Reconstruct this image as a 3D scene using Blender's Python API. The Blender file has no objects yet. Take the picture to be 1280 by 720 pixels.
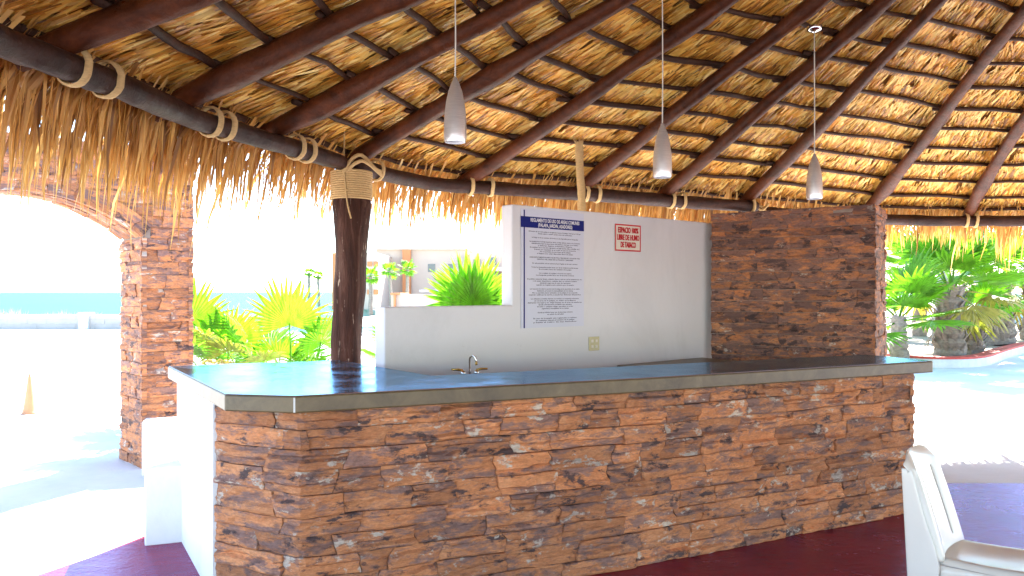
import bpy, bmesh, math, random
from mathutils import Vector, Matrix, noise, Quaternion

scene = bpy.context.scene
COL = scene.collection
R = math.radians

# ------------------------------------------------------------------ camera
EYE = 1.53
FPX = 1000.0            # focal length in pixels of a 1280 px wide frame
HOR = 365.0             # row of the horizon
cam_d = bpy.data.cameras.new('camera')
cam_d.sensor_width = 36.0
cam_d.lens = 36.0 * FPX / 1280.0
cam_d.shift_y = (HOR - 360.0) / 1280.0
cam_d.clip_start = 0.05
cam_d.clip_end = 9000
cam = bpy.data.objects.new('camera', cam_d)
cam.location = (0, 0, EYE)
cam.rotation_euler = (R(90), 0, 0)
COL.objects.link(cam)
scene.camera = cam

# ------------------------------------------------------------------ sky, sun, exposure
SUN_EL = R(40)
SUN_H = Vector((0.36, 0.933, 0)).normalized()      # horizontal direction towards the sun
world = bpy.data.worlds.new('World')
scene.world = world
world.use_nodes = True
wn = world.node_tree
wn.nodes.clear()
wo = wn.nodes.new('ShaderNodeOutputWorld')
wb = wn.nodes.new('ShaderNodeBackground')
ws = wn.nodes.new('ShaderNodeTexSky')
ws.sky_type = 'NISHITA'
ws.sun_disc = False
ws.sun_elevation = SUN_EL
ws.sun_rotation = math.atan2(SUN_H.x, SUN_H.y)
ws.air_density = 1.0
ws.dust_density = 0.2
ws.ozone_density = 2.6
wb.inputs['Strength'].default_value = 0.15
wn.links.new(ws.outputs[0], wb.inputs[0])
wn.links.new(wb.outputs[0], wo.inputs[0])

sd = bpy.data.lights.new('sun', 'SUN')
sd.energy = 5.0
sd.angle = R(0.53)
sd.color = (1.0, 0.955, 0.89)
sun = bpy.data.objects.new('sun', sd)
COL.objects.link(sun)
sv = (SUN_H * math.cos(SUN_EL) + Vector((0, 0, math.sin(SUN_EL))))
sun.rotation_euler = (-sv).to_track_quat('-Z', 'Y').to_euler()
sun.location = sv * 40

scene.view_settings.view_transform = 'Standard'
scene.view_settings.look = 'None'
scene.view_settings.gamma = 1.0
scene.view_settings.exposure = 2.7
scene.view_settings.use_curve_mapping = False
scene.render.engine = 'CYCLES'
scene.cycles.max_bounces = 10
scene.cycles.diffuse_bounces = 6
scene.cycles.glossy_bounces = 4
scene.cycles.transmission_bounces = 6
scene.cycles.use_denoising = True
scene.cycles.sample_clamp_indirect = 8.0
scene.cycles.caustics_reflective = False
scene.cycles.caustics_refractive = False

rng = random.Random(7)


# ------------------------------------------------------------------ helpers
def W(u, v, d):
    """pixel of the 1280x720 photograph at depth d -> world point"""
    return Vector(((u - 640) / FPX * d, d, EYE - (v - HOR) / FPX * d))


def GZ(u, v, z):
    """pixel of the photograph on the level z -> world point"""
    d = (EYE - z) * FPX / (v - HOR)
    return W(u, v, d)


def tag(o, label=None, cat=None, group=None, kind=None):
    if label: o['label'] = label
    if cat: o['category'] = cat
    if group: o['group'] = group
    if kind: o['kind'] = kind
    return o


def empty(name, loc=(0, 0, 0), rz=0.0):
    o = bpy.data.objects.new(name, None)
    o.empty_display_size = 0.1
    o.location = loc
    o.rotation_euler = (0, 0, rz)
    COL.objects.link(o)
    return o


class MB:
    def __init__(self):
        self.v = []; self.f = []; self.uv = []; self.rnd = []; self.mi = []

    def add(self, verts, faces, uv=None, rnd=None):
        n = len(self.v)
        self.v.extend([tuple(p) for p in verts])
        self.f.extend([tuple(i + n for i in f) for f in faces])
        if uv is not None: self.uv.extend(uv)
        if rnd is not None: self.rnd.extend([rnd] * len(verts))
        return n

    def box(self, lo, hi, mat=None):
        x0, y0, z0 = lo; x1, y1, z1 = hi
        vs = [Vector(p) for p in ((x0, y0, z0), (x1, y0, z0), (x1, y1, z0), (x0, y1, z0),
                                  (x0, y0, z1), (x1, y0, z1), (x1, y1, z1), (x0, y1, z1))]
        if mat is not None: vs = [mat @ p for p in vs]
        self.add(vs, [(0, 3, 2, 1), (4, 5, 6, 7), (0, 1, 5, 4), (1, 2, 6, 5), (2, 3, 7, 6), (3, 0, 4, 7)])

    def prism(self, pts, z0, z1):
        n = len(pts)
        vs = [(p[0], p[1], z0) for p in pts] + [(p[0], p[1], z1) for p in pts]
        fs = [tuple(range(n - 1, -1, -1)), tuple(range(n, 2 * n))]
        for i in range(n):
            j = (i + 1) % n
            fs.append((i, j, n + j, n + i))
        self.add(vs, fs)

    def tube(self, path, radii, sides=10, rough=0.0, seed=0, cap=True, squash=None):
        path = [Vector(p) for p in path]
        n = len(path)
        ref = Vector((0, 0, 1))
        d0 = (path[-1] - path[0]).normalized()
        if abs(d0.z) > 0.9: ref = Vector((1, 0, 0))
        vs = []
        for i, p in enumerate(path):
            a = path[max(0, i - 1)]; b = path[min(n - 1, i + 1)]
            d = (b - a).normalized()
            sx = d.cross(ref).normalized(); sy = sx.cross(d)
            r = radii[i] if hasattr(radii, '__len__') else radii
            for k in range(sides):
                th = 2 * math.pi * k / sides
                rr = r
                if rough:
                    rr *= 1 + rough * noise.noise(Vector((math.cos(th) * 1.3 + seed, math.sin(th) * 1.3, i * 0.6 + seed * 3)))
                vs.append(p + sx * math.cos(th) * rr + sy * math.sin(th) * rr)
        fs = []
        for i in range(n - 1):
            for k in range(sides):
                k2 = (k + 1) % sides
                fs.append((i * sides + k, i * sides + k2, (i + 1) * sides + k2, (i + 1) * sides + k))
        if cap:
            fs.append(tuple(range(sides - 1, -1, -1)))
            fs.append(tuple((n - 1) * sides + k for k in range(sides)))
        self.add(vs, fs)

    def lathe(self, prof, center=(0, 0, 0), sides=24):
        c = Vector(center); vs = []; n = len(prof)
        for r, z in prof:
            for k in range(sides):
                th = 2 * math.pi * k / sides
                vs.append(c + Vector((r * math.cos(th), r * math.sin(th), z)))
        fs = []
        for i in range(n - 1):
            for k in range(sides):
                k2 = (k + 1) % sides
                fs.append((i * sides + k, i * sides + k2, (i + 1) * sides + k2, (i + 1) * sides + k))
        self.add(vs, fs)

    def mesh(self, name, mat, smooth=False):
        me = bpy.data.meshes.new(name)
        me.from_pydata(self.v, [], self.f)
        if self.uv:
            ul = me.uv_layers.new(name='UVMap')
            flat = []
            for l in me.loops:
                flat.extend(self.uv[l.vertex_index])
            ul.data.foreach_set('uv', flat)
        if self.rnd:
            at = me.attributes.new('rnd', 'FLOAT', 'POINT')
            at.data.foreach_set('value', self.rnd)
        if mat is not None: me.materials.append(mat)
        if smooth:
            me.polygons.foreach_set('use_smooth', [True] * len(me.polygons))
        me.update()
        return me

    def build(self, name, mat, parent=None, smooth=False):
        return link(name, self.mesh(name, mat, smooth), parent)


def link(name, me, parent=None):
    o = bpy.data.objects.new(name, me)
    COL.objects.link(o)
    if parent is not None:
        o.parent = parent
        # children are written in world coordinates: undo the parent's own transform
        o.matrix_parent_inverse = (Matrix.Translation(parent.location) @ parent.rotation_euler.to_matrix().to_4x4()).inverted()
    return o


def local(name, me, parent):
    o = bpy.data.objects.new(name, me)
    COL.objects.link(o)
    o.parent = parent
    return o


def bevel(o, w, seg=2):
    m = o.modifiers.new('bevel', 'BEVEL'); m.width = w; m.segments = seg; m.limit_method = 'ANGLE'; m.angle_limit = R(35)
    return o


# ------------------------------------------------------------------ materials
def new_mat(name):
    m = bpy.data.materials.new(name)
    m.use_nodes = True
    nt = m.node_tree
    b = nt.nodes['Principled BSDF']
    return m, nt, b


def N(nt, t, **kw):
    n = nt.nodes.new(t)
    for k, v in kw.items():
        if k in n.inputs: n.inputs[k].default_value = v
        else: setattr(n, k, v)
    return n


def ramp(nt, stops, interp='LINEAR'):
    n = nt.nodes.new('ShaderNodeValToRGB')
    cr = n.color_ramp
    cr.interpolation = interp
    while len(cr.elements) < len(stops): cr.elements.new(0.5)
    for e, (p, c) in zip(cr.elements, stops):
        e.position = p
        e.color = (c[0], c[1], c[2], 1) if hasattr(c, '__len__') else (c, c, c, 1)
    return n


def mixc(nt, fac, a, b):
    n = nt.nodes.new('ShaderNodeMix'); n.data_type = 'RGBA'
    for sock, val in ((n.inputs[0], fac), (n.inputs[6], a), (n.inputs[7], b)):
        if hasattr(val, 'links'): nt.links.new(val, sock)
        elif hasattr(val, '__len__'): sock.default_value = (val[0], val[1], val[2], 1)
        else: sock.default_value = val
    return n.outputs[2]


def coords(nt, kind='Object', scale=(1, 1, 1)):
    tc = nt.nodes.new('ShaderNodeTexCoord')
    mp = nt.nodes.new('ShaderNodeMapping')
    mp.inputs['Scale'].default_value = scale
    nt.links.new(tc.outputs[kind], mp.inputs[0])
    return mp.outputs[0]


def tnoise(nt, vec, scale, detail=6, rough=0.6, dist=0.0):
    n = N(nt, 'ShaderNodeTexNoise')
    n.inputs['Scale'].default_value = scale
    n.inputs['Detail'].default_value = detail
    n.inputs['Roughness'].default_value = rough
    n.inputs['Distortion'].default_value = dist
    nt.links.new(vec, n.inputs['Vector'])
    return n.outputs['Fac']


def bump(nt, b, h, strength=0.3, dist=0.01):
    n = nt.nodes.new('ShaderNodeBump')
    n.inputs['Strength'].default_value = strength
    n.inputs['Distance'].default_value = dist
    nt.links.new(h, n.inputs['Height'])
    nt.links.new(n.outputs[0], b.inputs['Normal'])


def simple(name, col, rough=0.6, var=0.15, scale=6.0, bmp=0.1, metal=0.0, spec=0.5, stretch=(1, 1, 1)):
    m, nt, b = new_mat(name)
    v = coords(nt, 'Object', stretch)
    f = tnoise(nt, v, scale, 8, 0.65)
    lo = tuple(c * (1 - var) for c in col); hi = tuple(min(1, c * (1 + var)) for c in col)
    r = ramp(nt, [(0.3, lo), (0.7, hi)])
    nt.links.new(f, r.inputs[0])
    nt.links.new(r.outputs[0], b.inputs['Base Color'])
    b.inputs['Roughness'].default_value = rough
    b.inputs['Metallic'].default_value = metal
    b.inputs['Specular IOR Level'].default_value = spec
    if bmp:
        bump(nt, b, tnoise(nt, v, scale * 6, 5, 0.6), bmp, 0.01)
    return m


def stone_mat(name, dark=0.0, seed=0.0, gain=1.0):
    m, nt, b = new_mat(name)
    tc = nt.nodes.new('ShaderNodeTexCoord')
    oi = nt.nodes.new('ShaderNodeObjectInfo')
    def uvs(scale, jitter):
        mp = nt.nodes.new('ShaderNodeMapping')
        mp.inputs['Scale'].default_value = scale
        cb = nt.nodes.new('ShaderNodeCombineXYZ')
        ml = N(nt, 'ShaderNodeMath', operation='MULTIPLY'); ml.inputs[1].default_value = jitter
        nt.links.new(oi.outputs['Random'], ml.inputs[0])
        nt.links.new(ml.outputs[0], cb.inputs[2]); 
        nt.links.new(cb.outputs[0], mp.inputs['Location'])
        nt.links.new(tc.outputs['UV'], mp.inputs[0])
        return mp.outputs[0]
    g = gain
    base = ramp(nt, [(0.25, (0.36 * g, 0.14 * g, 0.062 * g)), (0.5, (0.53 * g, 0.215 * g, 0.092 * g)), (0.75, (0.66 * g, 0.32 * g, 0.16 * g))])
    nt.links.new(tnoise(nt, uvs((3, 7, 1), 17), 1.6, 8, 0.7, 0.5), base.inputs[0])
    # brown and mauve strata
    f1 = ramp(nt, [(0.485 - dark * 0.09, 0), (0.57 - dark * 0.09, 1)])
    nt.links.new(tnoise(nt, uvs((2.6, 8, 1), 31), 2.0, 9, 0.74, 0.25), f1.inputs[0])
    c1 = mixc(nt, f1.outputs[0], base.outputs[0], (0.25 * g, 0.14 * g, 0.115 * g))
    # dark stains
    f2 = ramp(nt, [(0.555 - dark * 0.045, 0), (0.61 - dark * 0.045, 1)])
    nt.links.new(tnoise(nt, uvs((3.2, 7, 1), 53), 1.7, 10, 0.74, 0.2), f2.inputs[0])
    c2 = mixc(nt, f2.outputs[0], c1, (0.085, 0.052, 0.05))
    # pale mortar smears
    f3 = ramp(nt, [(0.58 + dark * 0.06, 0), (0.62 + dark * 0.06, 1)])
    nt.links.new(tnoise(nt, uvs((4, 7, 1), 71), 1.5, 10, 0.72, 0.15), f3.inputs[0])
    c3 = mixc(nt, f3.outputs[0], c2, (0.52, 0.44, 0.37))
    # grain
    gr = ramp(nt, [(0.3, 0.72), (0.7, 1.25)])
    nt.links.new(tnoise(nt, uvs((20, 60, 1), 5), 2.0, 6, 0.7), gr.inputs[0])
    mm = nt.nodes.new('ShaderNodeMix'); mm.data_type = 'RGBA'; mm.blend_type = 'MULTIPLY'
    mm.inputs[0].default_value = 1.0
    pb = ramp(nt, [(0.0, (0.72, 0.69, 0.70)), (0.5, (1.0, 0.98, 0.96)), (1.0, (1.22, 1.15, 1.08))])
    nt.links.new(oi.outputs['Random'], pb.inputs[0])
    m4 = nt.nodes.new('ShaderNodeMix'); m4.data_type = 'RGBA'; m4.blend_type = 'MULTIPLY'; m4.inputs[0].default_value = 1.0
    nt.links.new(c3, m4.inputs[6]); nt.links.new(pb.outputs[0], m4.inputs[7])
    nt.links.new(m4.outputs[2], mm.inputs[6]); nt.links.new(gr.outputs[0], mm.inputs[7])
    nt.links.new(mm.outputs[2], b.inputs['Base Color'])
    b.inputs['Roughness'].default_value = 0.78
    b.inputs['Specular IOR Level'].default_value = 0.35
    bump(nt, b, tnoise(nt, uvs((11, 26, 1), 3), 2.0, 8, 0.72, 0.5), 0.9, 0.014)
    return m


def thatch_mat(name, stops, transl=0.25):
    m, nt, b = new_mat(name)
    at = nt.nodes.new('ShaderNodeAttribute'); at.attribute_name = 'rnd'
    r = ramp(nt, stops)
    nt.links.new(at.outputs['Fac'], r.inputs[0])
    v = coords(nt, 'Object', (1, 1, 1))
    n2 = ramp(nt, [(0.3, 0.78), (0.7, 1.25)])
    nt.links.new(tnoise(nt, v, 3.0, 5, 0.7), n2.inputs[0])
    mm = nt.nodes.new('ShaderNodeMix'); mm.data_type = 'RGBA'; mm.blend_type = 'MULTIPLY'; mm.inputs[0].default_value = 1.0
    nt.links.new(r.outputs[0], mm.inputs[6]); nt.links.new(n2.outputs[0], mm.inputs[7])
    b.inputs['Roughness'].default_value = 0.45
    b.inputs['Specular IOR Level'].default_value = 0.5
    nt.links.new(mm.outputs[2], b.inputs['Base Color'])
    tr = nt.nodes.new('ShaderNodeBsdfTranslucent')
    nt.links.new(mm.outputs[2], tr.inputs[0])
    mx = nt.nodes.new('ShaderNodeMixShader'); mx.inputs[0].default_value = transl
    out = nt.nodes['Material Output']
    nt.links.new(b.outputs[0], mx.inputs[1]); nt.links.new(tr.outputs[0], mx.inputs[2])
    nt.links.new(mx.outputs[0], out.inputs[0])
    return m


def leaf_mat(name, c0, c1, transl=0.45):
    m, nt, b = new_mat(name)
    oi = nt.nodes.new('ShaderNodeObjectInfo')
    r0 = ramp(nt, [(0.0, c0), (1.0, c1)])
    nt.links.new(oi.outputs['Random'], r0.inputs[0])
    b.inputs['Roughness'].default_value = 0.45
    tc = nt.nodes.new('ShaderNodeTexCoord')
    ds = N(nt, 'ShaderNodeVectorMath', operation='DISTANCE'); ds.inputs[1].default_value = (0.75, 0, 0)
    nt.links.new(tc.outputs['Object'], ds.inputs[0])
    ad = N(nt, 'ShaderNodeMath', operation='ADD')
    ns = tnoise(nt, tc.outputs['Object'], 5.0, 5, 0.7)
    sc_ = N(nt, 'ShaderNodeMath', operation='MULTIPLY_ADD'); sc_.inputs[1].default_value = 0.9; sc_.inputs[2].default_value = -0.45
    nt.links.new(ns, sc_.inputs[0])
    nt.links.new(ds.outputs['Value'], ad.inputs[0]); nt.links.new(sc_.outputs[0], ad.inputs[1])
    tip = ramp(nt, [(0.80, 0), (1.0, 0.85)]); nt.links.new(ad.outputs[0], tip.inputs[0])
    tone = ramp(nt, [(0.35, 0.6), (0.65, 1.2)]); nt.links.new(tnoise(nt, coords(nt, 'Object', (1, 3, 1)), 3.0, 4, 0.6), tone.inputs[0])
    r = nt.nodes.new('ShaderNodeMix'); r.data_type = 'RGBA'; r.blend_type = 'MULTIPLY'; r.inputs[0].default_value = 1.0
    nt.links.new(mixc(nt, tip.outputs[0], r0.outputs[0], (0.38, 0.24, 0.07)), r.inputs[6]); nt.links.new(tone.outputs[0], r.inputs[7])
    nt.links.new(r.outputs[2], b.inputs['Base Color'])
    tr = nt.nodes.new('ShaderNodeBsdfTranslucent')
    mm = nt.nodes.new('ShaderNodeMix'); mm.data_type = 'RGBA'; mm.blend_type = 'MULTIPLY'; mm.inputs[0].default_value = 1.0
    nt.links.new(r.outputs[2], mm.inputs[6]); mm.inputs[7].default_value = (1.05, 1.35, 0.6, 1)
    nt.links.new(mm.outputs[2], tr.inputs[0])
    mx = nt.nodes.new('ShaderNodeMixShader'); mx.inputs[0].default_value = transl
    nt.links.new(b.outputs[0], mx.inputs[1]); nt.links.new(tr.outputs[0], mx.inputs[2])
    nt.links.new(mx.outputs[0], nt.nodes['Material Output'].inputs[0])
    return m


M = {}
M['stone'] = stone_mat('ledge_stone', 0.0)
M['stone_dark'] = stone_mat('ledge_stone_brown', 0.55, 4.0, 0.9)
M['stone_arch'] = stone_mat('ledge_stone_arch', 0.1, 8.0)
M['mortar'] = simple('mortar', (0.30, 0.24, 0.20), 0.9, 0.2, 9, 0.3)
M['plaster'] = simple('white_plaster', (0.74, 0.73, 0.74), 0.75, 0.04, 2.5, 0.12)
M['wall_white'] = simple('white_wall_paint', (0.70, 0.69, 0.71), 0.6, 0.05, 1.6, 0.1)
def worn(mname, col, stain, scale):
    m, nt, b = new_mat(mname)
    v = coords(nt, 'Object', (1, 1, 0.55))
    f = ramp(nt, [(0.52, 0), (0.72, 1)]); nt.links.new(tnoise(nt, v, scale, 9, 0.68, 0.4), f.inputs[0])
    f2 = ramp(nt, [(0.64, 0), (0.70, 0.6)]); nt.links.new(tnoise(nt, coords(nt, 'Object'), scale * 7, 8, 0.75), f2.inputs[0])
    c = mixc(nt, f.outputs[0], col, tuple(a * 0.88 for a in col))
    c = mixc(nt, f2.outputs[0], c, stain)
    nt.links.new(c, b.inputs['Base Color']); b.inputs['Roughness'].default_value = 0.7; b.inputs['Specular IOR Level'].default_value = 0.3
    bump(nt, b, tnoise(nt, coords(nt, 'Object'), 14, 9, 0.7), 0.22, 0.012)
    return m
M['plaster'] = worn('white_plaster_worn', (0.74, 0.73, 0.74), (0.55, 0.50, 0.46), 1.7)
M['wall_white'] = worn('white_wall_paint_worn', (0.68, 0.67, 0.70), (0.54, 0.51, 0.52), 1.2)
M['rope'] = simple('sisal_rope', (0.60, 0.40, 0.18), 0.9, 0.2, 40, 0.5, stretch=(1, 1, 6))
M['chrome'] = simple('chrome', (0.75, 0.75, 0.76), 0.08, 0.02, 5, 0, 1.0)
M['brass'] = simple('brass', (0.55, 0.33, 0.09), 0.2, 0.05, 5, 0, 1.0)
M['alu'] = None
M['white_plastic'] = simple('white_plastic', (0.62, 0.57, 0.51), 0.22, 0.03, 4, 0)
M['ivory'] = simple('ivory_plastic', (0.46, 0.40, 0.20), 0.35, 0.05, 5, 0)
M['vinyl'] = simple('banner_vinyl', (0.62, 0.63, 0.74), 0.75, 0.03, 3, 0, 0.0, 0.15)
M['navy'] = simple('navy_print', (0.012, 0.018, 0.16), 0.75, 0.03, 3, 0, 0.0, 0.15)
M['print_white'] = simple('white_print', (0.75, 0.75, 0.78), 0.75, 0.03, 3, 0, 0.0, 0.15)
M['print_dark'] = simple('dark_print', (0.06, 0.06, 0.09), 0.75, 0.03, 3, 0, 0.0, 0.15)
M['red_print'] = simple('red_print', (0.55, 0.035, 0.045), 0.75, 0.03, 3, 0, 0.0, 0.15)
M['sign_cream'] = simple('sign_cream', (0.70, 0.65, 0.56), 0.75, 0.03, 3, 0, 0.0, 0.15)
M['dark'] = simple('dark_rubber', (0.02, 0.02, 0.022), 0.6, 0.1, 5, 0)
M['glass'] = simple('window_glass', (0.05, 0.07, 0.09), 0.08, 0.1, 5, 0)

# brushed aluminium
m, nt, b = new_mat('brushed_aluminium')
v = coords(nt, 'Object', (3, 3, 160))
r = ramp(nt, [(0.3, (0.62, 0.62, 0.63)), (0.7, (0.86, 0.85, 0.85))]); nt.links.new(tnoise(nt, v, 3, 4, 0.6), r.inputs[0])
nt.links.new(r.outputs[0], b.inputs['Base Color']); b.inputs['Metallic'].default_value = 0.72; b.inputs['Roughness'].default_value = 0.30
M['alu'] = m

# varnished dark wood
def wood(name, c0, c1, rough, grain_axis=(14, 14, 2)):
    m, nt, b = new_mat(name)
    v = coords(nt, 'Object', (1, 1, 1))
    f = tnoise(nt, v, 5, 9, 0.72, 0.8)
    r = ramp(nt, [(0.28, c0), (0.55, tuple((a + b2) / 2 for a, b2 in zip(c0, c1))), (0.75, c1)])
    nt.links.new(f, r.inputs[0]); nt.links.new(r.outputs[0], b.inputs['Base Color'])
    rr = ramp(nt, [(0.3, rough - 0.1), (0.7, rough + 0.15)]); nt.links.new(tnoise(nt, v, 9, 5, 0.6), rr.inputs[0])
    nt.links.new(rr.outputs[0], b.inputs['Roughness'])
    b.inputs['Specular IOR Level'].default_value = 0.2
    bump(nt, b, tnoise(nt, v, 22, 8, 0.7, 1.0), 0.6, 0.014)
    return m
M['rafter'] = wood('varnished_pole', (0.022, 0.006, 0.003), (0.17, 0.045, 0.014), 0.36)
M['beam'] = wood('dark_pole', (0.012, 0.005, 0.004), (0.075, 0.028, 0.017), 0.50)
M['purlin'] = wood('purlin_stick', (0.022, 0.009, 0.005), (0.08, 0.030, 0.014), 0.55)

m, nt, b = new_mat('post_bark')
v = coords(nt, 'Object', (7, 7, 0.8))
r = ramp(nt, [(0.3, (0.016, 0.007, 0.005)), (0.55, (0.075, 0.030, 0.020)), (0.74, (0.17, 0.09, 0.065))])
nt.links.new(tnoise(nt, v, 2.2, 9, 0.7, 0.6), r.inputs[0])
f2 = ramp(nt, [(0.62, 0), (0.66, 1)]); nt.links.new(tnoise(nt, coords(nt, 'Object', (9, 9, 1.4)), 3, 6, 0.7), f2.inputs[0])
nt.links.new(mixc(nt, f2.outputs[0], r.outputs[0], (0.45, 0.33, 0.24)), b.inputs['Base Color'])
b.inputs['Roughness'].default_value = 0.65
b.inputs['Specular IOR Level'].default_value = 0.12
bump(nt, b, tnoise(nt, v, 5, 8, 0.7, 0.6), 1.0, 0.03)
M['post'] = m

TH = [(0.0, (0.16, 0.055, 0.010)), (0.2, (0.55, 0.23, 0.03)), (0.45, (0.80, 0.42, 0.065)), (0.75, (0.90, 0.58, 0.13)), (1.0, (0.93, 0.70, 0.25))]
M['thatch'] = thatch_mat('palm_thatch', TH, 0.22)
M['fringe'] = thatch_mat('palm_fringe', [(0.0, (0.20, 0.085, 0.02)), (0.3, (0.46, 0.22, 0.05)), (0.7, (0.68, 0.38, 0.10)), (1.0, (0.78, 0.52, 0.19))], 0.35)
M['thatch_back'] = simple('thatch_backing', (0.34, 0.165, 0.04), 0.9, 0.4, 14, 0.6)

def polish(m, nt, b, sky_tint, ior, rough_sock):
    """fresnel gloss over the base; the blue of reflected sky is painted into its colour"""
    gl = nt.nodes.new('ShaderNodeBsdfGlossy'); gl.inputs['Color'].default_value = (*sky_tint, 1)
    nt.links.new(rough_sock, gl.inputs['Roughness'])
    fr = nt.nodes.new('ShaderNodeFresnel'); fr.inputs['IOR'].default_value = ior
    b.inputs['Specular IOR Level'].default_value = 0.0
    mx = nt.nodes.new('ShaderNodeMixShader')
    nt.links.new(fr.outputs[0], mx.inputs[0]); nt.links.new(b.outputs[0], mx.inputs[1]); nt.links.new(gl.outputs[0], mx.inputs[2])
    if b.inputs['Normal'].links:
        ns = b.inputs['Normal'].links[0].from_socket
        nt.links.new(ns, gl.inputs['Normal']); nt.links.new(ns, fr.inputs['Normal'])
    nt.links.new(mx.outputs[0], nt.nodes['Material Output'].inputs[0])


# polished countertop concrete
m, nt, b = new_mat('counter_top_polish')
v = coords(nt, 'Object')
r = ramp(nt, [(0.3, (0.11, 0.048, 0.030)), (0.55, (0.19, 0.088, 0.055)), (0.75, (0.27, 0.14, 0.09))]); nt.links.new(tnoise(nt, v, 3.5, 9, 0.7, 0.5), r.inputs[0])
nt.links.new(r.outputs[0], b.inputs['Base Color'])
rr = ramp(nt, [(0.35, 0.08), (0.65, 0.26)]); nt.links.new(tnoise(nt, v, 5, 6, 0.6), rr.inputs[0]); nt.links.new(rr.outputs[0], b.inputs['Roughness'])
b.inputs['IOR'].default_value = 1.6
bump(nt, b, tnoise(nt, v, 9, 9, 0.7), 0.10, 0.01)
polish(m, nt, b, (0.40, 0.70, 1.0), 1.48, rr.outputs[0])  # sky blue reflection painted into the gloss colour
M['counter_top'] = m
m, nt, b = new_mat('counter_edge')
v = coords(nt, 'Object')
r = ramp(nt, [(0.3, (0.070, 0.046, 0.020)), (0.6, (0.14, 0.096, 0.044)), (0.8, (0.22, 0.165, 0.095))]); nt.links.new(tnoise(nt, v, 6, 9, 0.7, 0.5), r.inputs[0])
nt.links.new(r.outputs[0], b.inputs['Base Color']); b.inputs['Roughness'].default_value = 0.4
bump(nt, b, tnoise(nt, v, 40, 6, 0.6), 0.15, 0.005)
M['counter_edge'] = m

# red polished floor
m, nt, b = new_mat('red_floor')
v = coords(nt, 'Object')
r = ramp(nt, [(0.3, (0.17, 0.010, 0.013)), (0.55, (0.25, 0.018, 0.021)), (0.75, (0.31, 0.042, 0.045))]); nt.links.new(tnoise(nt, v, 1.3, 10, 0.72, 0.5), r.inputs[0])
f2 = ramp(nt, [(0.64, 0), (0.72, 1)]); nt.links.new(tnoise(nt, coords(nt, 'Object', (1, 2.5, 1)), 2.6, 9, 0.75, 0.8), f2.inputs[0])
nt.links.new(mixc(nt, f2.outputs[0], r.outputs[0], (0.25, 0.12, 0.11)), b.inputs['Base Color'])
rr = ramp(nt, [(0.3, 0.12), (0.7, 0.34)]); nt.links.new(tnoise(nt, v, 2.2, 8, 0.7, 0.6), rr.inputs[0]); nt.links.new(rr.outputs[0], b.inputs['Roughness'])
bump(nt, b, tnoise(nt, coords(nt, 'Object', (1, 1.6, 1)), 7, 10, 0.72), 0.3, 0.02)
polish(m, nt, b, (0.60, 0.57, 0.95), 1.5, rr.outputs[0])  # violet-blue sky sheen put into the gloss colour
M['floor'] = m

# pale ground
m, nt, b = new_mat('pale_ground')
v = coords(nt, 'Object')
r = ramp(nt, [(0.3, (0.58, 0.55, 0.51)), (0.7, (0.74, 0.71, 0.66))]); nt.links.new(tnoise(nt, v, 0.8, 10, 0.7), r.inputs[0])
nt.links.new(r.outputs[0], b.inputs['Base Color']); b.inputs['Roughness'].default_value = 0.9
bump(nt, b, tnoise(nt, v, 30, 8, 0.7), 0.35, 0.02)
M['ground'] = m

m, nt, b = new_mat('sea_water')
v = coords(nt, 'Object', (0.02, 0.15, 1))
r = ramp(nt, [(0.3, (0.022, 0.21, 0.185)), (0.7, (0.035, 0.235, 0.21))]); nt.links.new(tnoise(nt, v, 1, 6, 0.6), r.inputs[0])
nt.links.new(r.outputs[0], b.inputs['Base Color']); b.inputs['Roughness'].default_value = 0.5
b.inputs['Specular IOR Level'].default_value = 0.03
M['sea'] = m
M['pool'] = simple('pool_water', (0.10, 0.42, 0.52), 0.15, 0.08, 2, 0.05)
M['leaf'] = leaf_mat('fan_leaf_green', (0.11, 0.26, 0.014), (0.19, 0.36, 0.02), 0.58)
M['leaf_yellow'] = leaf_mat('fan_leaf_yellow', (0.30, 0.30, 0.05), (0.45, 0.30, 0.07), 0.35)
M['leaf_dry'] = leaf_mat('fan_leaf_dry', (0.28, 0.20, 0.13), (0.42, 0.32, 0.22), 0.15)
M['palm_trunk'] = simple('palm_trunk', (0.24, 0.19, 0.15), 0.9, 0.35, 12, 0.8, stretch=(1, 1, 2))
M['palm_trunk_grey'] = simple('palm_trunk_grey', (0.34, 0.32, 0.31), 0.9, 0.2, 8, 0.5, stretch=(1, 1, 5))
M['terracotta'] = simple('terracotta_paint', (0.50, 0.22, 0.10), 0.6, 0.15, 8, 0.1)
M['hotel'] = simple('hotel_stucco', (0.50, 0.39, 0.30), 0.8, 0.05, 0.5, 0.05)
M['peach'] = simple('peach_stucco', (0.50, 0.19, 0.07), 0.8, 0.1, 0.5, 0.05)
M['kerb_white'] = simple('kerb_white', (0.62, 0.60, 0.57), 0.8, 0.15, 4, 0.2)
M['kerb_red'] = simple('kerb_red', (0.52, 0.06, 0.04), 0.7, 0.2, 4, 0.1)
M['soil'] = simple('soil', (0.28, 0.21, 0.15), 0.95, 0.3, 10, 0.5)
M['block'] = simple('seawall_block', (0.40, 0.365, 0.325), 0.9, 0.12, 1.5, 0.2)
M['car_blue'] = simple('pale_blue_paint', (0.22, 0.42, 0.52), 0.25, 0.02, 2, 0)
M['bush'] = leaf_mat('dry_dune_plant', (0.45, 0.40, 0.16), (0.55, 0.50, 0.28), 0.2)

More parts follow.
